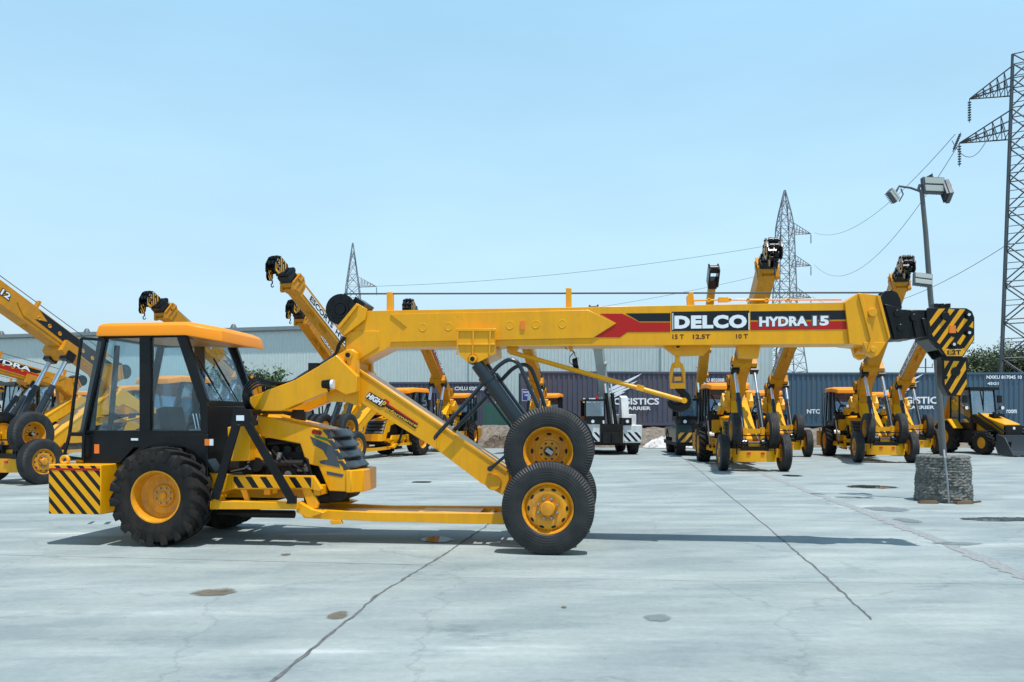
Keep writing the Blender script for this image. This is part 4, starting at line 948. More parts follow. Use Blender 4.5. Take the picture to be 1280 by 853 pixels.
# ------------------------------------------------------------------ compact cranes (white and dark ones), facing -y locally
def compact(name, label, loc, rz, bodym, boomm, strp, ang, blen, lean=0):
    r = thing(name, label, 'mobile crane', loc, rz)
    def body(mb):
        mb.bx(-1.25, -.55, 0, 1.2, .55, 1.30); mb.bx(.35, 1.2, 0, 1.2, .50, 1.25); mb.bx(-1.15, 1.1, 1.2, 4.6, .7, 1.15); mb.bx(.5, 1.2, 1.2, 4.4, 1.15, 1.7)
    part('body', 'cb'+bodym, body, bodym, r, bevel=.03)
    part('chassis', 'cc', lambda mb: (mb.bx(-.58, .38, -.05, 5, .45, 1.3), mb.bx(-.5, .3, -.25, .1, .5, .95), mb.bx(-1.2, 1.15, .1, 4.5, .4, .56), mb.bx(-1.22, -.5, -.04, .5, 1.3, 1.48), mb.bx(.3, .75, -.05, .4, 1.25, 1.55), mb.tube([(-.1, -.28, .5), (-.1, -.28, .95)], .05, 8)), 'engine', r)
    for x0, x1 in ((-1.15, -.6), (.42, 1.15)):
        part('hazard_panel', 'ch%s%.1f' % (strp, x0), lambda mb: mb.bx(x0, x1, -.006, -.002, .56, .95), strp, r, flat=True)
    def cabf(mb):
        for x in (-1.22, -.42): mb.bx(x, x+.06, .02, .08, 1.48, 2.3); mb.bx(x, x+.06, 1.2, 1.28, 1.48, 2.3)
        mb.bx(-1.24, -.34, 0, 1.3, 2.25, 2.33); mb.bx(-1.22, -.36, .02, 1.28, 1.44, 1.62); mb.bx(-1.2, -.38, 1.24, 1.28, 1.5, 2.2)
    cf = part('cab', 'ccab', cabf, 'black', r)
    part('windscreen', 'cwin', lambda mb: mb.bx(-1.17, -.4, .03, .036, 1.6, 2.27), 'glass_far', cf, flat=True)
    part('seat', 'cseat', lambda mb: (mb.bx(-1, -.6, .5, .9, 1.5, 1.7), mb.bx(-1, -.6, .85, .98, 1.6, 2.0)), 'seat', cf)
    part('beacon', 'cbeac', lambda mb: mb.tube([(-.65, .4, 2.33), (-.65, .4, 2.47)], .06, 12), 'lamp_red', r)
    for x in (-.9, .55): part('headlight', 'chl%.1f' % x, lambda mb: (mb.tube([(x, -.12, 1.4), (x, -.04, 1.4)], .08, 12, 0), mb.tube([(x, -.13, 1.4), (x, -.121, 1.4)], .07, 12, 1)), ['black', 'lens'], r)
    def cheeks(mb):
        for x in (-.22, .22): mb.ext([(x-.03, 1.2, 1.2), (x-.03, 2.4, 1.2), (x-.03, 2.2, 2.5), (x-.03, 1.7, 2.5)], (.06, 0, 0))
        mb.ext([(.42, .3, 1.25), (.42, 1.2, 1.25), (.42, 1.0, 2.5), (.42, .6, 2.4)], (.3, 0, 0))
    part('boom_mount', 'cm'+bodym, cheeks, bodym, r)
    for x in (-.13, .13):
        part('lift_cylinder', 'clc', lambda mb: (mb.tube([(0, 0, 0), (0, 0, 1.5)], .08, 12), mb.tube([(0, 0, 1.5), (0, 0, 1.9)], .045, 10, 1)), ['black', 'chrome'], r, (x, .15, 1.1), (R(-4), R(-6), 0))
    def bmf(mb):
        mb.bx(-.18, .18, 0, .0001+blen*.62, -.2, .2); mb.bx(-.13, .13, .05+blen*.62, blen*.92, -.15, .15); mb.bx(-.2, .2, blen*.6, blen*.63, -.23, .23)
        for k in (.2, .4): mb.bx(-.26, -.18, blen*k, blen*k+.15, -.1, .1); mb.tube([(-.22, blen*k, .2), (.22, blen*k+.3, .26)], .02, 6)
    b = part('boom', 'cboom'+boomm, bmf, boomm, r, (0, 2.0, 2.3), (math.pi-ang, lean, math.pi) if False else (0, 0, 0))
    b.rotation_mode = 'QUATERNION'
    d = Vector((math.sin(lean), -math.cos(ang), math.sin(ang))).normalized()
    b.rotation_quaternion = d.to_track_quat('Y', 'Z')
    part('boom_head', 'chd%.1f' % blen, lambda mb: (mb.bx(-.2, -.14, blen*.9, blen+.1, -.3, .2), mb.bx(.14, .2, blen*.9, blen+.1, -.3, .2), mb.bx(-.16, .16, blen*.88, blen*.93, -.2, .2), mb.tube([(-.15, blen, -.05), (.15, blen, -.05)], .15, 16)), 'black', b)
    for x in (-.98, .95):
        for y, rr in ((.75, .5), (3.6, .55)):
            w = part('wheel', 'cw%.2f' % rr, lambda mb: mb.lathe([(.28, -.17), (rr-.03, -.18), (rr, -.12), (rr, .12), (rr-.03, .18), (.28, .17)], n=28, closed=True), 'rubber', r, (x, y, rr), (0, 0, R(90)))
            part('rim', 'crim', lambda mb: mb.lathe([(.28, -.14), (.24, -.1), (.1, -.08), (.1, -.14), (0, -.14)], n=24), 'steel', w)
    return r
compact('yard_crane', 'white mobile crane facing the camera with black hazard stripes', (4.25, 33.4, 0), R(3), 'white', 'palegrey', 'hazard_white', R(58), 4.5, R(-12))
compact('yard_crane', 'dark green crane with orange hazard stripes, just behind the big black hook', (7.9, 32.4, 0), R(-4), 'darkgreen', 'yellow_old', 'hazard_dark', R(50), 6.4, R(-1))

# ------------------------------------------------------------------ backhoe loader, facing +x locally
def backhoe(label, loc, heading, fender='yellow_old'):
    r = thing('backhoe_loader', label, 'digger', loc, heading, 'backhoe loaders')
    part('hood', 'bh_h', lambda mb: (mb.hexa([(.1, -.45, .9), (.1, .45, .9), (1.6, .42, .85), (1.6, -.42, .85), (.1, -.42, 1.75), (.1, .42, 1.75), (1.6, .36, 1.3), (1.6, -.36, 1.3)])), 'yellow', r, bevel=.04)
    part('grille', 'bh_g', lambda mb: mb.bx(1.58, 1.68, -.40, .40, .8, 1.25), 'black', r, bevel=.02)
    part('emblem', 'bh_e', lambda mb: mb.tube([(1.681, 0, 1.12), (1.69, 0, 1.12)], .06, 12), 'decal_white', r)
    part('exhaust', 'bh_x', lambda mb: (mb.tube([(.75, -.12, 1.6), (.75, -.12, 1.8)], .07, 10), mb.bx(.6, .9, -.25, .25, 1.6, 1.72)), 'black', r)
    def cabf(mb):
        for y in (-.62, .56):
            mb.hexa([(.02, y, 1.2), (.02, y+.06, 1.2), (.1, y+.06, 1.2), (.1, y, 1.2), (-.15, y, 2.75), (-.15, y+.06, 2.75), (-.07, y+.06, 2.75), (-.07, y, 2.75)])
            mb.bx(-1.3, -1.22, y, y+.06, 1.1, 2.75); mb.bx(-.75, -.68, y, y+.06, 1.2, 2.75)
        mb.bx(-1.3, .1, -.62, .62, .75, 1.35); mb.bx(-1.42, .08, -.72, .72, 2.75, 2.88); mb.bx(-.03, .0, -.03, .03, 1.7, 2.75)
    c = part('cab', 'bh_c', cabf, 'black', r, bevel=.015)
    part('cab_glass', 'bh_gl', lambda mb: (mb.hexa([(.05, -.57, 1.35), (.056, -.57, 1.35), (.056, .57, 1.35), (.05, .57, 1.35), (-.11, -.57, 2.75), (-.104, -.57, 2.75), (-.104, .57, 2.75), (-.11, .57, 2.75)]), mb.bx(-1.24, -.05, -.60, -.594, 1.35, 2.75), mb.bx(-1.24, -.05, .594, .6, 1.35, 2.75)), 'glass_far', c, flat=True)
    part('seat', 'bh_s', lambda mb: (mb.bx(-.8, -.4, -.25, .25, 1.35, 1.5), mb.bx(-.85, -.72, -.25, .25, 1.4, 2.1)), 'seat', c)
    for s in (-1, 1):
        part('work_lamp', 'bh_l%d' % s, lambda mb: (mb.tube([(-.05, .6*s, 1.9), (.0, .86*s, 1.95)], .015, 6), mb.tube([(-.02, .88*s, 1.98), (.07, .88*s, 1.98)], .09, 12), mb.tube([(.071, .88*s, 1.98), (.08, .88*s, 1.98)], .08, 12, 1)), ['black', 'lens'], r)
        part('mirror', 'bh_m%d' % s, lambda mb: (mb.tube([(-.1, .6*s, 2.5), (-.05, .92*s, 2.5)], .015, 6), mb.bx(-.1, -.04, .85*s-.1, .85*s+.1, 2.2, 2.52)), 'black', r)
        part('loader_arm', 'bh_a%d' % s, lambda mb: (mb.ext([(-.1, .52*s, 1.55), (.15, .52*s, 1.7), (1.4, .52*s, 1.05), (2.15, .52*s, .55), (2.1, .52*s, .35), (1.3, .52*s, .8)], (0, .1*s, 0)), mb.tube([(.2, .68*s, .9), (1.35, .68*s, 1.0)], .05, 10), mb.tube([(.3, .5*s, 1.75), (1.8, .5*s, .95)], .04, 8)), 'black', r)
        part('mudguard', 'bh_f%d' % s, lambda mb: mb.ext([(-1.75, s*.62, 1.15), (-1.5, s*.62, 1.45), (-.85, s*.62, 1.5), (-.45, s*.62, 1.1), (-.5, s*.62, 1.08), (-.87, s*.62, 1.44), (-1.48, s*.62, 1.4), (-1.7, s*.62, 1.12)], (0, .45*s, 0)), 'yellow', r)
        for x, rr, w_ in ((-1.15, .70, .42), (1.05, .50, .32)):
            k = 'bhw%.2f' % rr
            w = part('wheel', k, lambda mb: tyre_lug(mb, rr, rr*.48, w_, 18), 'rubber', r, (x, .88*s, rr), (0, 0, 0 if s < 0 else math.pi))
            part('rim', k+'r', lambda mb: mb.lathe([(rr*.48, -.35*w_), (rr*.42, -.3*w_), (rr*.4, -.1*w_), (rr*.15, -.1*w_), (rr*.15, -.2*w_), (0, -.2*w_)], n=24), 'rimyellow', w)
    part('chassis', 'bh_ch', lambda mb: (mb.bx(-1.7, 1.6, -.4, .4, .45, .95), mb.bx(-.6, .6, -.7, -.4, .5, 1.0), mb.bx(-.6, .6, .4, .7, .5, 1.0), mb.tube([(1.05, -.8, .5), (1.05, .8, .5)], .1, 10), mb.tube([(-1.15, -.8, .7), (-1.15, .8, .7)], .14, 10)), 'engine', r)
    def bucket(mb):
        pr = [(2.05, .75), (2.0, .35), (2.1, .12), (2.35, .04), (2.95, .05), (2.95, .07), (2.4, .1), (2.18, .2), (2.12, .4), (2.25, .85), (2.6, 1.0), (2.15, .98)]
        mb.ext([(x, -1.15, z) for x, z in [(2.05, .85), (2.0, .35), (2.1, .12), (2.35, .04), (2.95, .04), (2.95, .07), (2.4, .09), (2.16, .18), (2.08, .4), (2.12, .85)]], (0, 2.3, 0))
        for y in (-1.15, 1.11): mb.ext([(2.05, y, .85), (2.0, y, .35), (2.1, y, .12), (2.35, y, .04), (2.95, y, .04), (2.5, y, .75), (2.12, y, .9)], (0, .04, 0))
        for k in range(8): y = -1.08+k*.31; mb.bx(2.9, 3.05, y-.04, y+.04, .03, .075)
    part('bucket', 'bh_b', bucket, 'grillegrey', r, bevel=.01)
    def hoe(mb):
        mb.bx(-1.9, -1.7, -.5, .5, .5, .95); mb.ext([(-1.8, -.14, .8), (-2.05, -.14, 1.5), (-1.85, -.14, 2.9), (-1.65, -.14, 2.95), (-1.75, -.14, 1.5), (-1.6, -.14, .9)], (0, .28, 0)); mb.ext([(-1.85, -.1, 2.9), (-1.7, -.1, 3.0), (-2.2, -.1, 1.6), (-2.4, -.1, 1.2), (-2.45, -.1, 1.6)], (0, .2, 0))
        mb.ext([(-2.45, -.2, 1.3), (-2.2, -.2, 1.2), (-2.1, -.2, .8), (-2.5, -.2, .75)], (0, .4, 0))
    part('backhoe_arm', 'bh_arm', hoe, 'yellow_old', r)
    return r
backhoe('yellow and black backhoe loader with wide dark front bucket at the right edge', (20.45, 34.7, 0), math.atan2(-.985, .17))
backhoe('backhoe loader with black cab behind the tyres at the left edge of the yard', (-18.6, 29.6, 0), math.atan2(-.8, -.6))

# ------------------------------------------------------------------ ground
def sheet(name, poly, z, mat, kind='structure', label=None, cat=None):
    mb = MB(); mb.add([(x, y, z) for x, y in poly], [tuple(range(len(poly)))])
    me = bpy.data.meshes.new(name); me.from_pydata(mb.v, [], mb.f); me.materials.append(MATS[mat])
    o = put(name, me); tag(o, label, cat, kind=kind); return o
sheet('ground', [(-900, -60), (900, -60), (900, 1500), (-900, 1500)], -.012, 'dirt')
sheet('concrete_yard', [(-70, -20), (70, -20), (70, 41.8), (20, 42.3), (-3, 42.6), (-6, 50), (-70, 52)], 0, 'concrete')
def gp(u, v): Y = EYE*F/(v-HV); return ((u-CU)/F*Y, Y)
def blob(u, v, wu, dv, n=28, jit=.12, seed=0):
    rnd = random.Random(seed); cx, cy = gp(u, v); rx = wu/2/F*cy; ry = EYE*F*dv/2/(v-HV)**2
    ph = [rnd.uniform(0, 6.28) for _ in range(4)]; out = []
    for i in range(n):
        a = 2*math.pi*i/n; k = 1+sum(jit/(j+1)*math.sin((j+2)*a+ph[j]) for j in range(4)); out.append((cx+rx*k*math.cos(a), cy+ry*k*math.sin(a)))
    return out
for i, (u, v, w, d, m, nm) in enumerate([(422, 770, 34, 11, 'oil', 'oil_stain'), (823, 773, 40, 11, 'wet', 'wet_patch'), (268, 741, 62, 11, 'oil', 'oil_stain'),
        (1090, 609, 56, 5.5, 'puddle', 'puddle'), (1262, 649.5, 130, 6.5, 'puddle', 'puddle'), (1110, 637, 62, 7, 'wet', 'wet_patch'), (1135, 651, 36, 6, 'wet', 'wet_patch'), (1195, 680, 60, 6, 'wet', 'wet_patch'), (547, 675, 40, 9, 'puddle', 'puddle'),
        (990, 595, 26, 2.5, 'puddle', 'puddle'), (1060, 622, 40, 3, 'wet', 'wet_patch'), (715, 694, 0, 0, None, ''), (528, 603, 30, 2, 'puddle', 'puddle'), (705, 760, 8, 3, 'oil', 'oil_stain'), (358, 694, 14, 3, 'oil', 'oil_stain')]):
    if m: sheet(nm, blob(u, v, w, d, seed=i), .005+.0004*i, m)
def strip(name, pts, w, mat, z=.004, jit=.3, seg=14, seed=1):
    rnd = random.Random(seed); P2 = []
    for (a, b) in zip(pts, pts[1:]):
        for k in range(seg): t = k/seg; P2.append((a[0]*(1-t)+b[0]*t, a[1]*(1-t)+b[1]*t))
    P2.append(pts[-1]); d = Vector((pts[-1][0]-pts[0][0], pts[-1][1]-pts[0][1])).normalized(); nx, ny = -d.y, d.x
    L, Rr = [], []
    for p in P2:
        o = rnd.uniform(-1, 1)*w*jit*.7; a = w/2*(1+rnd.uniform(-jit, jit*1.4)); b = w/2*(1+rnd.uniform(-jit, jit*1.4))
        L.append((p[0]+nx*(a+o), p[1]+ny*(a+o), z)); Rr.append((p[0]-nx*(b-o), p[1]-ny*(b-o), z))
    n = len(P2); me = bpy.data.meshes.new(name); me.from_pydata(L+Rr, [], [(i, i+1, n+i+1, n+i) for i in range(n-1)]); me.materials.append(MATS[mat])
    tag(put(name, me), kind='structure')
strip('expansion_joint', [gp(*p) for p in [(250, 930), (340, 853), (475, 742), (545, 700), (605, 660), (660, 618), (700, 590)]], .022, 'crack', seed=2, jit=.7, seg=22)
strip('expansion_joint', [gp(*p) for p in [(850, 570), (875, 589), (965, 664), (1026, 716), (1090, 775)]], .018, 'crack', seed=3, jit=.6, seg=22)
strip('trench_patch', [gp(*p) for p in [(930, 580), (962, 596), (1040, 625), (1110, 652), (1190, 683), (1300, 730)]], .17, 'patch', seed=4, seg=22)
strip('expansion_joint', [gp(*p) for p in [(0, 694), (250, 700), (540, 707)]], .008, 'crack', seed=5, seg=20)
strip('expansion_joint', [gp(*p) for p in [(965, 650), (1180, 655)]], .006, 'crack', seed=6)
strip('expansion_joint', [gp(*p) for p in [(560, 722), (985, 728), (1280, 731)]], .005, 'crack', seed=7, z=.0045)
strip('expansion_joint', [gp(*p) for p in [(0, 583), (60, 581)]], .01, 'crack', seed=8)

# embankment of dirt behind the yard
def heap(name, x0, x1, y0, y1, h, nx, ny, seed, mat='dirt'):
    rnd = random.Random(seed); vs = []; fs = []
    for j in range(ny+1):
        for i in range(nx+1):
            t = j/ny; pr = min(1, t*2.6)*(1 if t < .8 else 1)
            z = h*(pr**.8)+rnd.uniform(-.09, .09)*(1 if 0 < t else 0)-(.05 if t == 0 else 0)
            vs.append((x0+(x1-x0)*i/nx+rnd.uniform(-.1, .1), y0+(y1-y0)*t+rnd.uniform(-.12, .12), z))
    for j in range(ny):
        for i in range(nx): a = j*(nx+1)+i; fs.append((a, a+1, a+nx+2, a+nx+1))
    me = bpy.data.meshes.new(name); me.from_pydata(vs, [], fs); me.materials.append(MATS[mat]); me.polygons.foreach_set('use_smooth', [True]*len(fs))
    return tag(put(name, me), kind='structure')
heap('embankment', -3.5, 60, 41.2, 46, 1.05, 200, 14, 5)
heap('embankment', -60, -3, 50, 56, .75, 160, 10, 6)

# ------------------------------------------------------------------ shipping containers
def container(label, xl, yl, yaw, z0, mat, L=12.19, H=2.9, W=2.44, texts=(), logo=None):
    r = thing('shipping_container', label, 'container', (xl, yl, z0), yaw, 'shipping containers')
    def corr(mb):
        n = int(L/.27); p = L/n; prof = []
        for i in range(n):
            x = i*p; prof += [(x, 0), (x+p*.3, 0), (x+p*.5, .045), (x+p*.8, .045)]
        prof = [(x, y) for x, y in prof if x < L-.1]
        for yy, f in ((.03, 1), (W-.03, -1)):
            vs = []; fs = []
            for x, y in prof: vs += [(x+.05, yy+f*y, .15), (x+.05, yy+f*y, H-.1)]
            for i in range(len(prof)-1): fs.append((2*i, 2*i+2, 2*i+3, 2*i+1))
            mb.add(vs, fs)
        mb.bx(.05, L-.05, .1, W-.1, .1, .16); mb.bx(.03, L-.03, .04, W-.04, H-.06, H-.03); mb.bx(.06, .1, .08, W-.08, .15, H-.1); mb.bx(L-.1, L-.06, .08, W-.08, .15, H-.1)
    part('wall_panel', 'cont%s%.1f' % (mat, L), corr, mat, r, flat=True)
    def fr(mb):
        for x in (0, L-.12):
            for y in (0, W-.12): mb.bx(x, x+.12, y, y+.12, 0, H)
        for y in (0, W-.1): mb.bx(.12, L-.12, y, y+.1, 0, .16); mb.bx(.12, L-.12, y, y+.08, H-.11, H-.002)
        for x in (0.003, L-.103): mb.bx(x, x+.1, .12, W-.12, 0.003, .16); mb.bx(x, x+.1, .12, W-.12, H-.12, H-.004)
        for i in (3, 4.6, 7.5, 9): mb.bx(i, i+.3, -.004, .05, .02, .12)
    part('frame', 'contf%s%.1f' % (mat, L), fr, mat, r)
    for s, x, z, w, h in texts:
        lettering(s, r, (x, -.006, z), w, h, 'decal_white', bold=.03)
    if logo:
        lx, lz, k = logo
        def wing(mb):
            for (x0, z0_, x1, z1, t) in ((0, 0, 2.6, 1.15, .20), (.25, -.12, 2.35, .72, .17), (.5, -.24, 2.0, .36, .15), (.75, -.34, 1.6, .06, .12)):
                q = []
                for i in range(9):
                    u = i/8; q.append((x0+(x1-x0)*u, z0_+(z1-z0_)*u**1.7+t*math.sin(math.pi*u)**.8*.5+.12*math.sin(math.pi*u)))
                q2 = [(x0+(x1-x0)*u, z0_+(z1-z0_)*u**1.7-t*.5*math.sin(math.pi*u)**.8+.12*math.sin(math.pi*u)) for u in [i/8 for i in range(7, 0, -1)]]
                mb.prism([(lx+k*a, lz+k*b) for a, b in q+q2], -.008, -.004)
        part('wing_emblem', 'wing%.1f' % lx, wing, 'decal_white', r, flat=True)
    return r
Yc = 43.0
def cx_(u, Y=Yc): return (u-CU)/F*Y
# purple-grey one behind the white crane
y1 = 42.6
container('purple grey shipping container behind the white crane, large white wing emblem and lettering', cx_(652, y1), y1, R(3), 1.12, 'purple',
    texts=[('NTC LOGISTICS', 5.35, 1.30, 4.1, .36), ('CARRIER', 6.2, .93, 1.5, .19), ('CXU 802008 8', 10.4, 2.45, 1.5, .2), ('45G1', 10.7, 2.15, .6, .14)], logo=(4.1, 1.75, .92))
container('bright blue shipping container at the right behind the backhoe loader, with wing emblem', cx_(983, Yc), Yc, 0, 1.08, 'blue', L=13.6,
    texts=[('NTC', 1.45, .80, .7, .24), ('NTC LOGISTICS', 6.3, 1.40, 4.2, .38), ('CARRIER', 7.2, 1.02, 1.5, .19), ('NXKU 817045 10', 11.7, 2.64, 1.9, .19), ('45G1', 11.1, 2.30, .6, .15), ('room', 12.1, .8, .55, .2)], logo=(5.0, 1.78, .92))
container('short purple container behind the left cranes, white numbers near its top', cx_(486, 48.5), 48.5, R(-2), .8, 'purple', L=6.3, texts=[('CXLU 020080', 4.9, 2.5, 1.8, .22)])
def signb(mb): mb.bx(0, .62, 0, .04, 0, .62)
sg = part('notice_board', 'sign', signb, 'sign_blue', None, (cx_(652.5, 42.3), 42.3, 2.43)); tag(sg, 'small blue notice board with white writing on the left end of the purple container', 'sign')
part('border', 'sgb', lambda mb: [mb.bx(*q) for q in ((0, .62, -.008, -.002, 0, .02), (0, .62, -.008, -.002, .6, .62), (0, .02, -.0085, -.002, .02, .6), (.6, .62, -.0085, -.002, .02, .6))], 'decal_white', sg); lettering('BARR', sg, (.25, -.004, .47), .34, .11, 'decal_white'); lettering('MATE', sg, (.32, -.004, .30), .34, .11, 'decal_white'); lettering('M', sg, (.40, -.004, .13), .12, .11, 'decal_white')

# rubble, tarpaulin, bricks
def crumple(name, label, cat, loc, sx, sy, h, mat, seed, n=16):
    rnd = random.Random(seed); vs = []; fs = []
    for j in range(n+1):
        for i in range(n+1):
            u, v = i/n*2-1, j/n*2-1; e = max(0, 1-max(abs(u), abs(v))**2.5)
            vs.append((u*sx/2+rnd.uniform(-.06, .06)*sx/2, v*sy/2+rnd.uniform(-.06, .06)*sy/2, h*e*rnd.uniform(.45, 1)-.02))
    for j in range(n):
        for i in range(n): a = j*(n+1)+i; fs.append((a, a+1, a+n+2, a+n+1))
    me = bpy.data.meshes.new(name); me.from_pydata(vs, [], fs); me.materials.append(MATS[mat]); o = put(name, me, loc=loc); return tag(o, label, cat)
crumple('tarpaulin', 'crumpled white tarpaulin on the dirt between the white crane and the dark green crane', 'tarpaulin', (8.05, 40.9, .05), 2.6, 1.4, .62, 'tarp', 3)
crumple('rubble_heap', 'low brown heap of rubble left of the raised tyre of the foreground crane', 'rubble', (-.6, 41.0, .0), 2.0, 1.2, .7, 'rubble', 4)
nf = part('shade_net_fence', 'netf', lambda mb: (mb.bx(0, 4.5, 0, .03, .1, 1.9), [mb.bx(x, x+.06, -.06, 0, 0, 2.0) for x in (0, 1.5, 3, 4.4)]), 'net', None, (-1.7, 47, .5)); tag(nf, 'low dark green net fence in the gap between two purple containers', 'fence')

# ------------------------------------------------------------------ warehouse
wA = at(-120, 66.5); wB = at(966, 50.5)
wl = math.hypot(wB[0]-wA[0], wB[1]-wA[1]); wy = math.atan2(wB[1]-wA[1], wB[0]-wA[0])
wh = thing('warehouse', 'long pale green corrugated warehouse behind the cranes and containers', 'building', (wA[0], wA[1], 0), wy)
HW = 8.1
def wallm(mb):
    p = .25; n = int(wl/p); vs = []; fs = []
    for i in range(n):
        for dx, dy in ((0, 0), (.16, 0), (.18, -.018), (.23, -.018)): vs += [(i*p+dx, dy, 0), (i*p+dx, dy, HW-.25)]
    for i in range(4*n-1): fs.append((2*i, 2*i+2, 2*i+3, 2*i+1))
    mb.add(vs, fs); mb.bx(0, wl, .1, 25, 0, HW-.3)
part('wall', 'whw', wallm, 'wallgreen', wh, flat=True)
part('roof', 'whr', lambda mb: (mb.bx(-.2, wl+.2, -.25, 25, HW-.25, HW-.02), mb.bx(-.2, wl+.2, -.32, -.05, HW-.2, HW+.06)), 'flash', wh)
for x in (24, 49, 62):
    part('downpipe', 'whd', lambda mb: mb.tube([(0, -.1, 0), (0, -.1, HW-.2)], .07, 8), 'wallgreen' if x < 40 else 'galv', wh, (x, 0, 0))
def vent(mb): mb.tube([(0, 0, 0), (0, 0, .25)], .16, 12); mb.tube([(0, 0, .2), (0, 0, .32), (0, 0, .45), (0, 0, .5)], .26, 14, 0, .09)
for x in (9, 17.2, 30.2, 41): part('roof_vent', 'whv', vent, 'polegrey', wh, (x, .8, HW-.03))

# ------------------------------------------------------------------ trees
def tree(name, label, x, y, z, h, r, mat, seed, group=None, n=2600, rz=.75):
    rnd = random.Random(seed); t = thing(name, label, 'tree', (x, y, z), 0, group)
    tr = MB(); tr.tube([(0, 0, 0), (.1, 0, h*.3), (-.05, .1, h*.6)], .22, 8, 0, .1)
    tips = []
    for k in range(9):
        a = rnd.uniform(0, 6.28); q = Vector((math.cos(a)*r*.6*rnd.uniform(.4, 1), math.sin(a)*r*.6, h*rnd.uniform(.6, .95))); tips.append(q)
        tr.tube([(0, 0, h*.35), (q.x*.5, q.y*.5, h*.35+(q.z-h*.35)*.6), tuple(q)], .09, 6, 0, .02)
    put('trunk', tr.mesh('trunk', ['bark']), t)
    cl = [Vector((rnd.gauss(0, .42)*r, rnd.gauss(0, .4)*r, h*.72+rnd.gauss(0, .30)*r*rz)) for _ in range(34)]
    lf = MB()
    for _ in range(n):
        c = rnd.choice(cl); s = r*.17; p = c+Vector((rnd.gauss(0, s), rnd.gauss(0, s), rnd.gauss(0, s*.8))); sz = rnd.uniform(.07, .17)
        M = Euler((rnd.uniform(-1, 1), rnd.uniform(-1, 1), rnd.uniform(0, 6.28))).to_matrix()
        lf.add([p+M @ Vector(v) for v in ((-sz, 0, 0), (0, -sz*.45, .01), (sz, 0, 0), (0, sz*.45, .01))], [(0, 1, 2, 3)])
    me = bpy.data.meshes.new('crown'); me.from_pydata(lf.v, [], lf.f); me.materials.append(MATS[mat]); put('crown', me, t)
    return t
tree('tree', 'green bushy tree seen through and beside the cab windscreen in front of the warehouse', *at(292, 47), 0, 4.9, 1.9, 'leaf', 1, n=5000)
tree('tree', 'small green tree just right of the black cab in front of the warehouse', *at(328, 48), 0, 4.9, 1.4, 'leaf', 2, n=3500)
tree('tree', 'dusty green tree left of the large lattice tower behind the blue container', *at(1228, 70), 0, 7.7, 2.5, 'leaf_pale', 3, n=7500)
tree('tree', 'dusty green tree at the right edge behind the blue container', *at(1272, 66), 0, 8.0, 2.8, 'leaf_pale', 4, n=8000)
tree('tree', 'distant low tree over the blue container, left of the lamp post', *at(1128, 150), 0, 10.2, 3.8, 'leaf_pale', 5, n=3500)

# ------------------------------------------------------------------ lattice towers
def member(mb, a, b, t): mb.tube([a, b], t, 4)
def tower(name, label, x, y, z, H, wb, wt, t, levels, arms, rz=0, mat='galv', waist=None):
    r = thing(name, label, 'pylon', (x, y, z), rz, 'lattice towers carrying the power lines')
    wf = waist or (lambda s: wb+(wt-wb)*s)
    def body(mb):
        zs = [H*(1-(1-i/levels)**1.15) for i in range(levels+1)]
        C = lambda z_: [(sx*wf(z_/H)/2, sy*wf(z_/H)/2, z_) for sx, sy in ((-1,-1),(1,-1),(1,1),(-1,1))]
        for i in range(levels):
            A, B = C(zs[i]), C(zs[i+1])
            for k in range(4):
                member(mb, A[k], B[k], t*1.5); member(mb, A[k], B[(k+1) % 4], t*.8); member(mb, A[(k+1) % 4], B[k], t*.8); member(mb, B[k], B[(k+1) % 4], t*.7)
                if wf(zs[i]/H) > 2:
                    m1 = [(A[k][j]+A[(k+1) % 4][j]+B[k][j]+B[(k+1) % 4][j])/4 for j in range(3)]; m2 = [(A[k][j]+B[k][j])/2 for j in range(3)]; m3 = [(A[(k+1) % 4][j]+B[(k+1) % 4][j])/2 for j in range(3)]
                    member(mb, m1, m2, t*.5); member(mb, m1, m3, t*.5)
    part('tower_body', label+'b', body, mat, r)
    for i, (za, la, ha) in enumerate(arms):
        def arm(mb):
            w = wf(za/H)/2; tip = Vector((la, 0, za+(.0))); s = 1 if la > 0 else -1
            for sy in (-1, 1):
                a, b = Vector((s*w, sy*w, za)), Vector((s*w, sy*w, za+ha)); member(mb, a, tip, t*.9); member(mb, b, tip, t*.9)
                for k in range(1, 6):
                    u, v = (k-.5)/6, k/6; member(mb, a.lerp(tip, u), b.lerp(tip, v), t*.5); member(mb, a.lerp(tip, v), b.lerp(tip, v), t*.5)
            for k in range(0, 6):
                a1, a2 = Vector((s*w, -w, za)).lerp(tip, k/6), Vector((s*w, w, za)).lerp(tip, (k+.7)/6); member(mb, a1, a2, t*.5)
        part('cross_arm', label+'a%d' % i, arm, mat, r)
        def ins(mb):
            for k in range(8): mb.tube([(la, 0, za-.25-k*.2), (la, 0, za-.32-k*.2)], .13, 8)
            mb.tube([(la, 0, za), (la, 0, za-1.9)], .03, 5)
        part('insulator', label+'i%d' % i, ins, 'dark_galv', r)
    return r
def zat(v, Y): return EYE+(HV-v)/F*Y
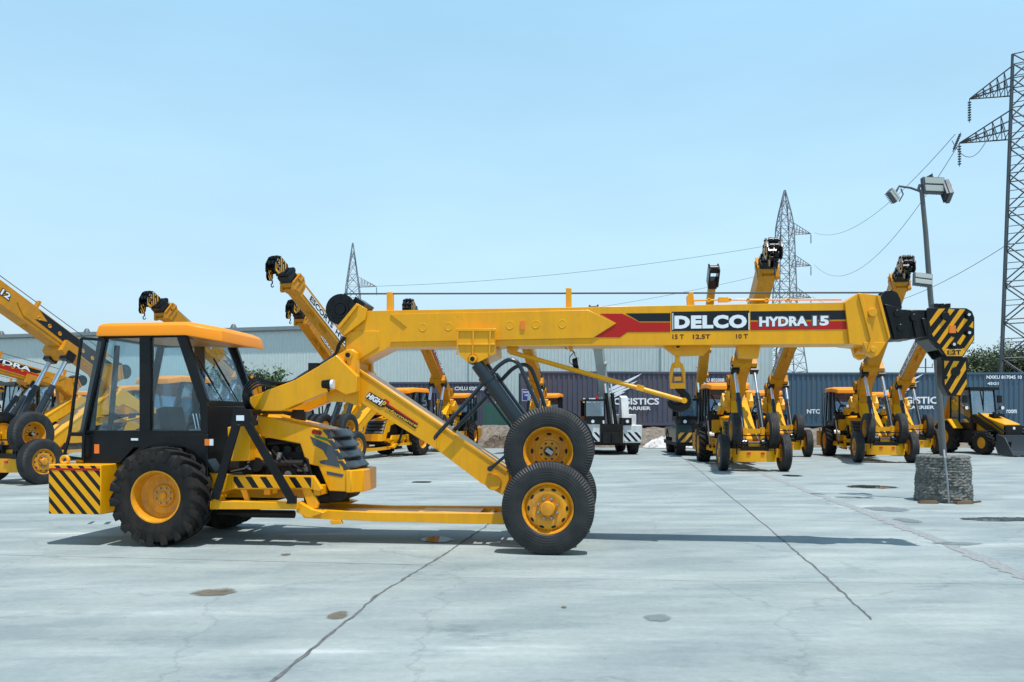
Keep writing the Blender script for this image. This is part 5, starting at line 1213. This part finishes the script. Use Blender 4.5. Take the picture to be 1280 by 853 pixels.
# right: close one, its base behind the container
Y1 = 62; x1_ = at(1286, Y1)[0]
H1 = zat(70, Y1)
tower('lattice_tower', 'tall lattice tower at the right edge rising out of the picture', x1_, Y1, 0, H1, 3.95, 2.1, .065, 11, [(zat(165, Y1), -4.7, 1.5), (zat(110, Y1), -4.0, 1.5)], R(-33), 'dark_galv')
Y2 = 150
tower('lattice_tower', 'grey lattice tower with three arms behind the end of the long boom', at(981, Y2)[0], Y2, 0, zat(238, Y2), 8.5, .25, .085, 15, [(zat(292, Y2), 5.0, 1.6), (zat(332, Y2), 5.0, 1.6), (zat(372, Y2), 5.0, 1.6)], R(3), 'galv', waist=lambda s: 8.2-9.6*s if s < .5 else (3.4-(s-.5)*2.6 if s < .85 else 2.49*(1-(s-.85)/.15)+.15))
Y3 = 170
tower('lattice_tower', 'distant pointed lattice tower above the black winch drum', at(441, Y3)[0], Y3, 0, zat(304, Y3), 6.5, .2, .075, 14, [(zat(358, Y3), 5.0, 1.8)], R(5), 'galv', waist=lambda s: 6.2-4.6*s if s < .72 else 2.89*(1-(s-.72)/.28)+.12)
def cable(label, a, b, sag, r=.03, name='power_cable'):
    pts = []
    for i in range(25):
        t = i/24; p = Vector(a).lerp(Vector(b), t); p.z -= sag*4*t*(1-t); pts.append(p)
    mb = MB(); mb.tube(pts, r, 5); o = put(name, mb.mesh(name, ['dark_galv'])); return tag(o, label, 'cable')
def W3(u, v, Y): return ((u-CU)/F*Y, Y, zat(v, Y))
cable('long overhead cable from the distant pointed tower across to the raised boom tip', W3(471, 358, 168), W3(985, 303, 150), 1.5, .035)
cable('faint overhead cable sloping behind the boom to the three armed tower', W3(560, 405, 168), W3(978, 338, 150), 1.5, .03)
cable('overhead cable rising from the upper tower arm to the right', W3(1018, 291, 150), W3(1194, 168, 62), 3.0, .025)
cable('overhead cable rising from the middle tower arm to the right', W3(1018, 331, 150), W3(1200, 178, 62), 5.5, .025)
cable('overhead cable from the lowest arm passing behind the lamp post to the right tower', W3(1015, 371, 150), W3(1262, 304, 62), 3.5, .025)
cable('slack loop of cable hanging beside the insulators at the upper right', W3(1190, 176, 62), W3(1238, 165, 62), 1.6, .025)
def ins2(mb):
    a, b = Vector(W3(1201, 166, 62)), Vector(W3(1191, 190, 62)); mb.tube([a, b], .035, 6)
    for k in range(9): p = a.lerp(b, .1+k*.09); q = a.lerp(b, .13+k*.09); mb.tube([p, q], .11, 8)
o = part('insulator_string', 'ins2', ins2, 'dark_galv', None); tag(o, 'dark insulator string hanging from a cable at the upper right', 'insulator')
# small utility pole behind the blue container
up = part('utility_pole', 'upole', lambda mb: (mb.tube([(0, 0, 0), (0, 0, 9.6)], .09, 8), mb.bx(-1.0, 1.0, -.05, .05, 8.3, 8.4), mb.tube([(-.9, 0, 8.4), (-.95, 0, 8.9)], .05, 6), mb.tube([(.9, 0, 8.4), (.95, 0, 8.9)], .05, 6)), 'dark_galv', None, (*at(1157, 110), 0)); tag(up, 'small far utility pole just over the top of the blue container', 'pole')

# ------------------------------------------------------------------ lamp post on its concrete base
Yp = 15.2; bx_, by_ = at(1179, Yp)
lp = thing('lamp_post', 'leaning grey floodlight post standing in the round concrete base at the right', 'lamp post', (bx_-.03, by_, 0))
W_ = lambda u, v, Y=Yp: (Vector(W3(u, v, Y))-Vector((bx_-.03, by_, 0)))
part('pole', 'pole', lambda mb: mb.tube([W_(1180, 585), W_(1176, 520), W_(1170, 440), W_(1163, 370), W_(1157, 290), W_(1152, 238)], .062, 12, 0, .04), 'polegrey', lp)
part('conduit', 'cond', lambda mb: mb.tube([W_(1186, 629, 14.68), W_(1184, 600, 14.68), W_(1181, 573, 14.7), W_(1180, 563, 15.0)], .018, 8), 'galv', lp)
def flood(key, c, size, rot, mats=('dark_galv', 'panelgrey')):
    def f(mb):
        w, d, h = size
        mb.obox((0, 0, 0), size, m=0); mb.obox((0, -d/2-.012, h*.24), (w*.9, .02, h*.38), m=1); mb.obox((0, -d/2-.012, -h*.24), (w*.9, .02, h*.38), m=1)
        for k in range(7): mb.obox((-w*.42+w*.84*k/6, d/2+.02, 0), (.012, .05, h*.9), m=0)
    return part('floodlight', key, f, list(mats), lp, c, rot, bevel=.006)
flood('fl1', W_(1166, 232.5), (.42, .10, .31), (R(-8), R(1), R(4)))
flood('fl2', W_(1116, 245), (.25, .08, .16), (R(-15), R(48), R(15)))
flood('fl3', W_(1184, 239.5), (.30, .07, .34), (R(-8), R(26), R(76)))
flood('fl4', W_(1153, 350, 14.8), (.33, .08, .24), (R(-15), R(8), R(-5)))
part('bracket', 'brk', lambda mb: (mb.tube([W_(1152, 240), W_(1138, 235), W_(1124, 233), W_(1120, 240)], .022, 8), mb.tube([W_(1152, 241), W_(1148, 237), W_(1150, 231)], .03, 8), mb.tube([W_(1126, 236), W_(1129, 243), W_(1124, 252)], .012, 6), mb.tube([W_(1160, 222), W_(1164, 218), W_(1166, 228)], .03, 8)), 'dark_galv', lp)
part('clamp', 'clmp', lambda mb: mb.tube([W_(1163, 352, 15.1), W_(1155, 350, 14.9)], .03, 8), 'dark_galv', lp)
def base(mb):
    rnd = random.Random(4); n = 90; L = 34; vs = []; fs = []
    for j in range(L+1):
        z = .86*j/L; rr = .495-.045*(z/.88)+(.006 if j % 2 else -.006)
        for k in range(n): a = 2*math.pi*k/n; q = rr+rnd.uniform(-.016, .016)+.008*math.sin(3*a+j*.4); vs.append((q*math.cos(a), q*math.sin(a), z+rnd.uniform(-.008, .008)))
    for j in range(L):
        for k in range(n): fs.append((j*n+k, j*n+(k+1) % n, (j+1)*n+(k+1) % n, (j+1)*n+k))
    fs.append(tuple(range(L*n, L*n+n))); mb.add(vs, fs)
o = part('concrete_base', 'pbase', base, 'pebble', None, (bx_+.0, by_, 0)); tag(o, 'rough round concrete base with pebbled side holding the lamp post', 'pier')
for i, (u, v, w, d, h, rz, lab) in enumerate(((1160, 629.5, .36, .16, .05, -8, 'flat brown slab lying at the left foot of the round concrete base'), (1203, 630, .36, .18, .05, 10, 'flat brown slab lying at the right foot of the round concrete base'), (1221, 628.5, .30, .05, .03, 35, 'short piece of wood on the ground right of the round concrete base'))):
    x, y = gp(u, v); o = part('stone_slab' if i < 2 else 'wood_scrap', 'slab%d' % i, lambda mb: mb.hexa([(-w/2, -d/2, 0), (-w/2*.9, d/2, 0), (w/2, d/2*.8, 0), (w/2*.9, -d/2, 0), (-w/2*.9, -d/2*.8, h), (-w/2*.8, d/2*.8, h*.8), (w/2*.9, d/2*.7, h), (w/2*.8, -d/2*.8, h*.9)]), 'wood', None, (x, y, .004), (0, 0, R(rz)))
    tag(o, lab, 'slab' if i < 2 else 'wood')

# ------------------------------------------------------------------ world, sun, camera
SKYK = .92
w = bpy.data.worlds.new('World'); scene.world = w; w.use_nodes = True; n = w.node_tree
bg = n.nodes['Background']; sky = n.nodes.new('ShaderNodeTexSky'); sky.sky_type = 'NISHITA'; sky.sun_disc = False
sd = Vector((.16, -.23, 1)).normalized(); el = math.asin(sd.z)
sky.sun_elevation = el; sky.sun_rotation = math.atan2(sd.x, sd.y); sky.dust_density = 3.0; sky.air_density = 1.3; sky.ozone_density = 2.0; sky.altitude = 200
# bright summer haze low in the sky over the clear-sky model, thinning towards the zenith
tc = n.nodes.new('ShaderNodeTexCoord'); sp = n.nodes.new('ShaderNodeSeparateXYZ'); n.links.new(tc.outputs['Generated'], sp.inputs[0])
hz = n.nodes.new('ShaderNodeValToRGB'); e = hz.color_ramp.elements
HK = 1/.12
stops = [(0, (.46, .62, .71)), (.06, (.49, .67, .78)), (.2, (.46, .70, .86)), (.45, (.335, .60, .80)), (.75, (.12, .24, .36)), (1, (.05, .12, .22))]
e[0].position = 0; e[0].color = (*stops[0][1], 1); e[1].position = 1; e[1].color = (*stops[-1][1], 1)
for p, c in stops[1:-1]: x = e.new(p); x.color = (*c, 1)
n.links.new(sp.outputs['Z'], hz.inputs[0])
cl = n.nodes.new('ShaderNodeTexNoise'); cl.inputs['Scale'].default_value = 2.2; cl.inputs['Detail'].default_value = 5
mp = n.nodes.new('ShaderNodeMapping'); mp.inputs['Scale'].default_value = (1, 1, 4); n.links.new(tc.outputs['Generated'], mp.inputs[0]); n.links.new(mp.outputs[0], cl.inputs['Vector'])
mr = n.nodes.new('ShaderNodeMapRange'); mr.inputs['From Min'].default_value = .3; mr.inputs['From Max'].default_value = .7; mr.inputs['To Min'].default_value = .93*HK*SKYK; mr.inputs['To Max'].default_value = 1.06*HK*SKYK
n.links.new(cl.outputs['Fac'], mr.inputs['Value'])
vm = n.nodes.new('ShaderNodeVectorMath'); vm.operation = 'SCALE'; n.links.new(hz.outputs[0], vm.inputs[0]); n.links.new(mr.outputs[0], vm.inputs['Scale'])
mx = n.nodes.new('ShaderNodeMix'); mx.data_type = 'RGBA'; mx.inputs[0].default_value = .8
n.links.new(sky.outputs[0], mx.inputs[6]); n.links.new(vm.outputs[0], mx.inputs[7])
n.links.new(mx.outputs[2], bg.inputs[0]); bg.inputs[1].default_value = .12
s = bpy.data.lights.new('sun', 'SUN'); s.energy = 3.4; s.angle = R(.53); s.color = (1, .955, .90)
so = bpy.data.objects.new('sun', s); COL.objects.link(so); so.rotation_euler = (-sd).to_track_quat('-Z', 'Y').to_euler(); so.location = (0, 0, 30)
cam = bpy.data.cameras.new('camera'); co = bpy.data.objects.new('camera', cam); COL.objects.link(co); scene.camera = co
co.location = (0, 0, EYE); co.rotation_euler = (R(90), 0, 0); cam.sensor_width = 36; cam.lens = 36*F/1280; cam.shift_y = (HV-426.5)/1280; cam.clip_end = 3000; cam.clip_start = .1
scene.view_settings.view_transform = 'Standard'; scene.view_settings.look = 'None'; scene.view_settings.gamma = 1; scene.view_settings.exposure = .5
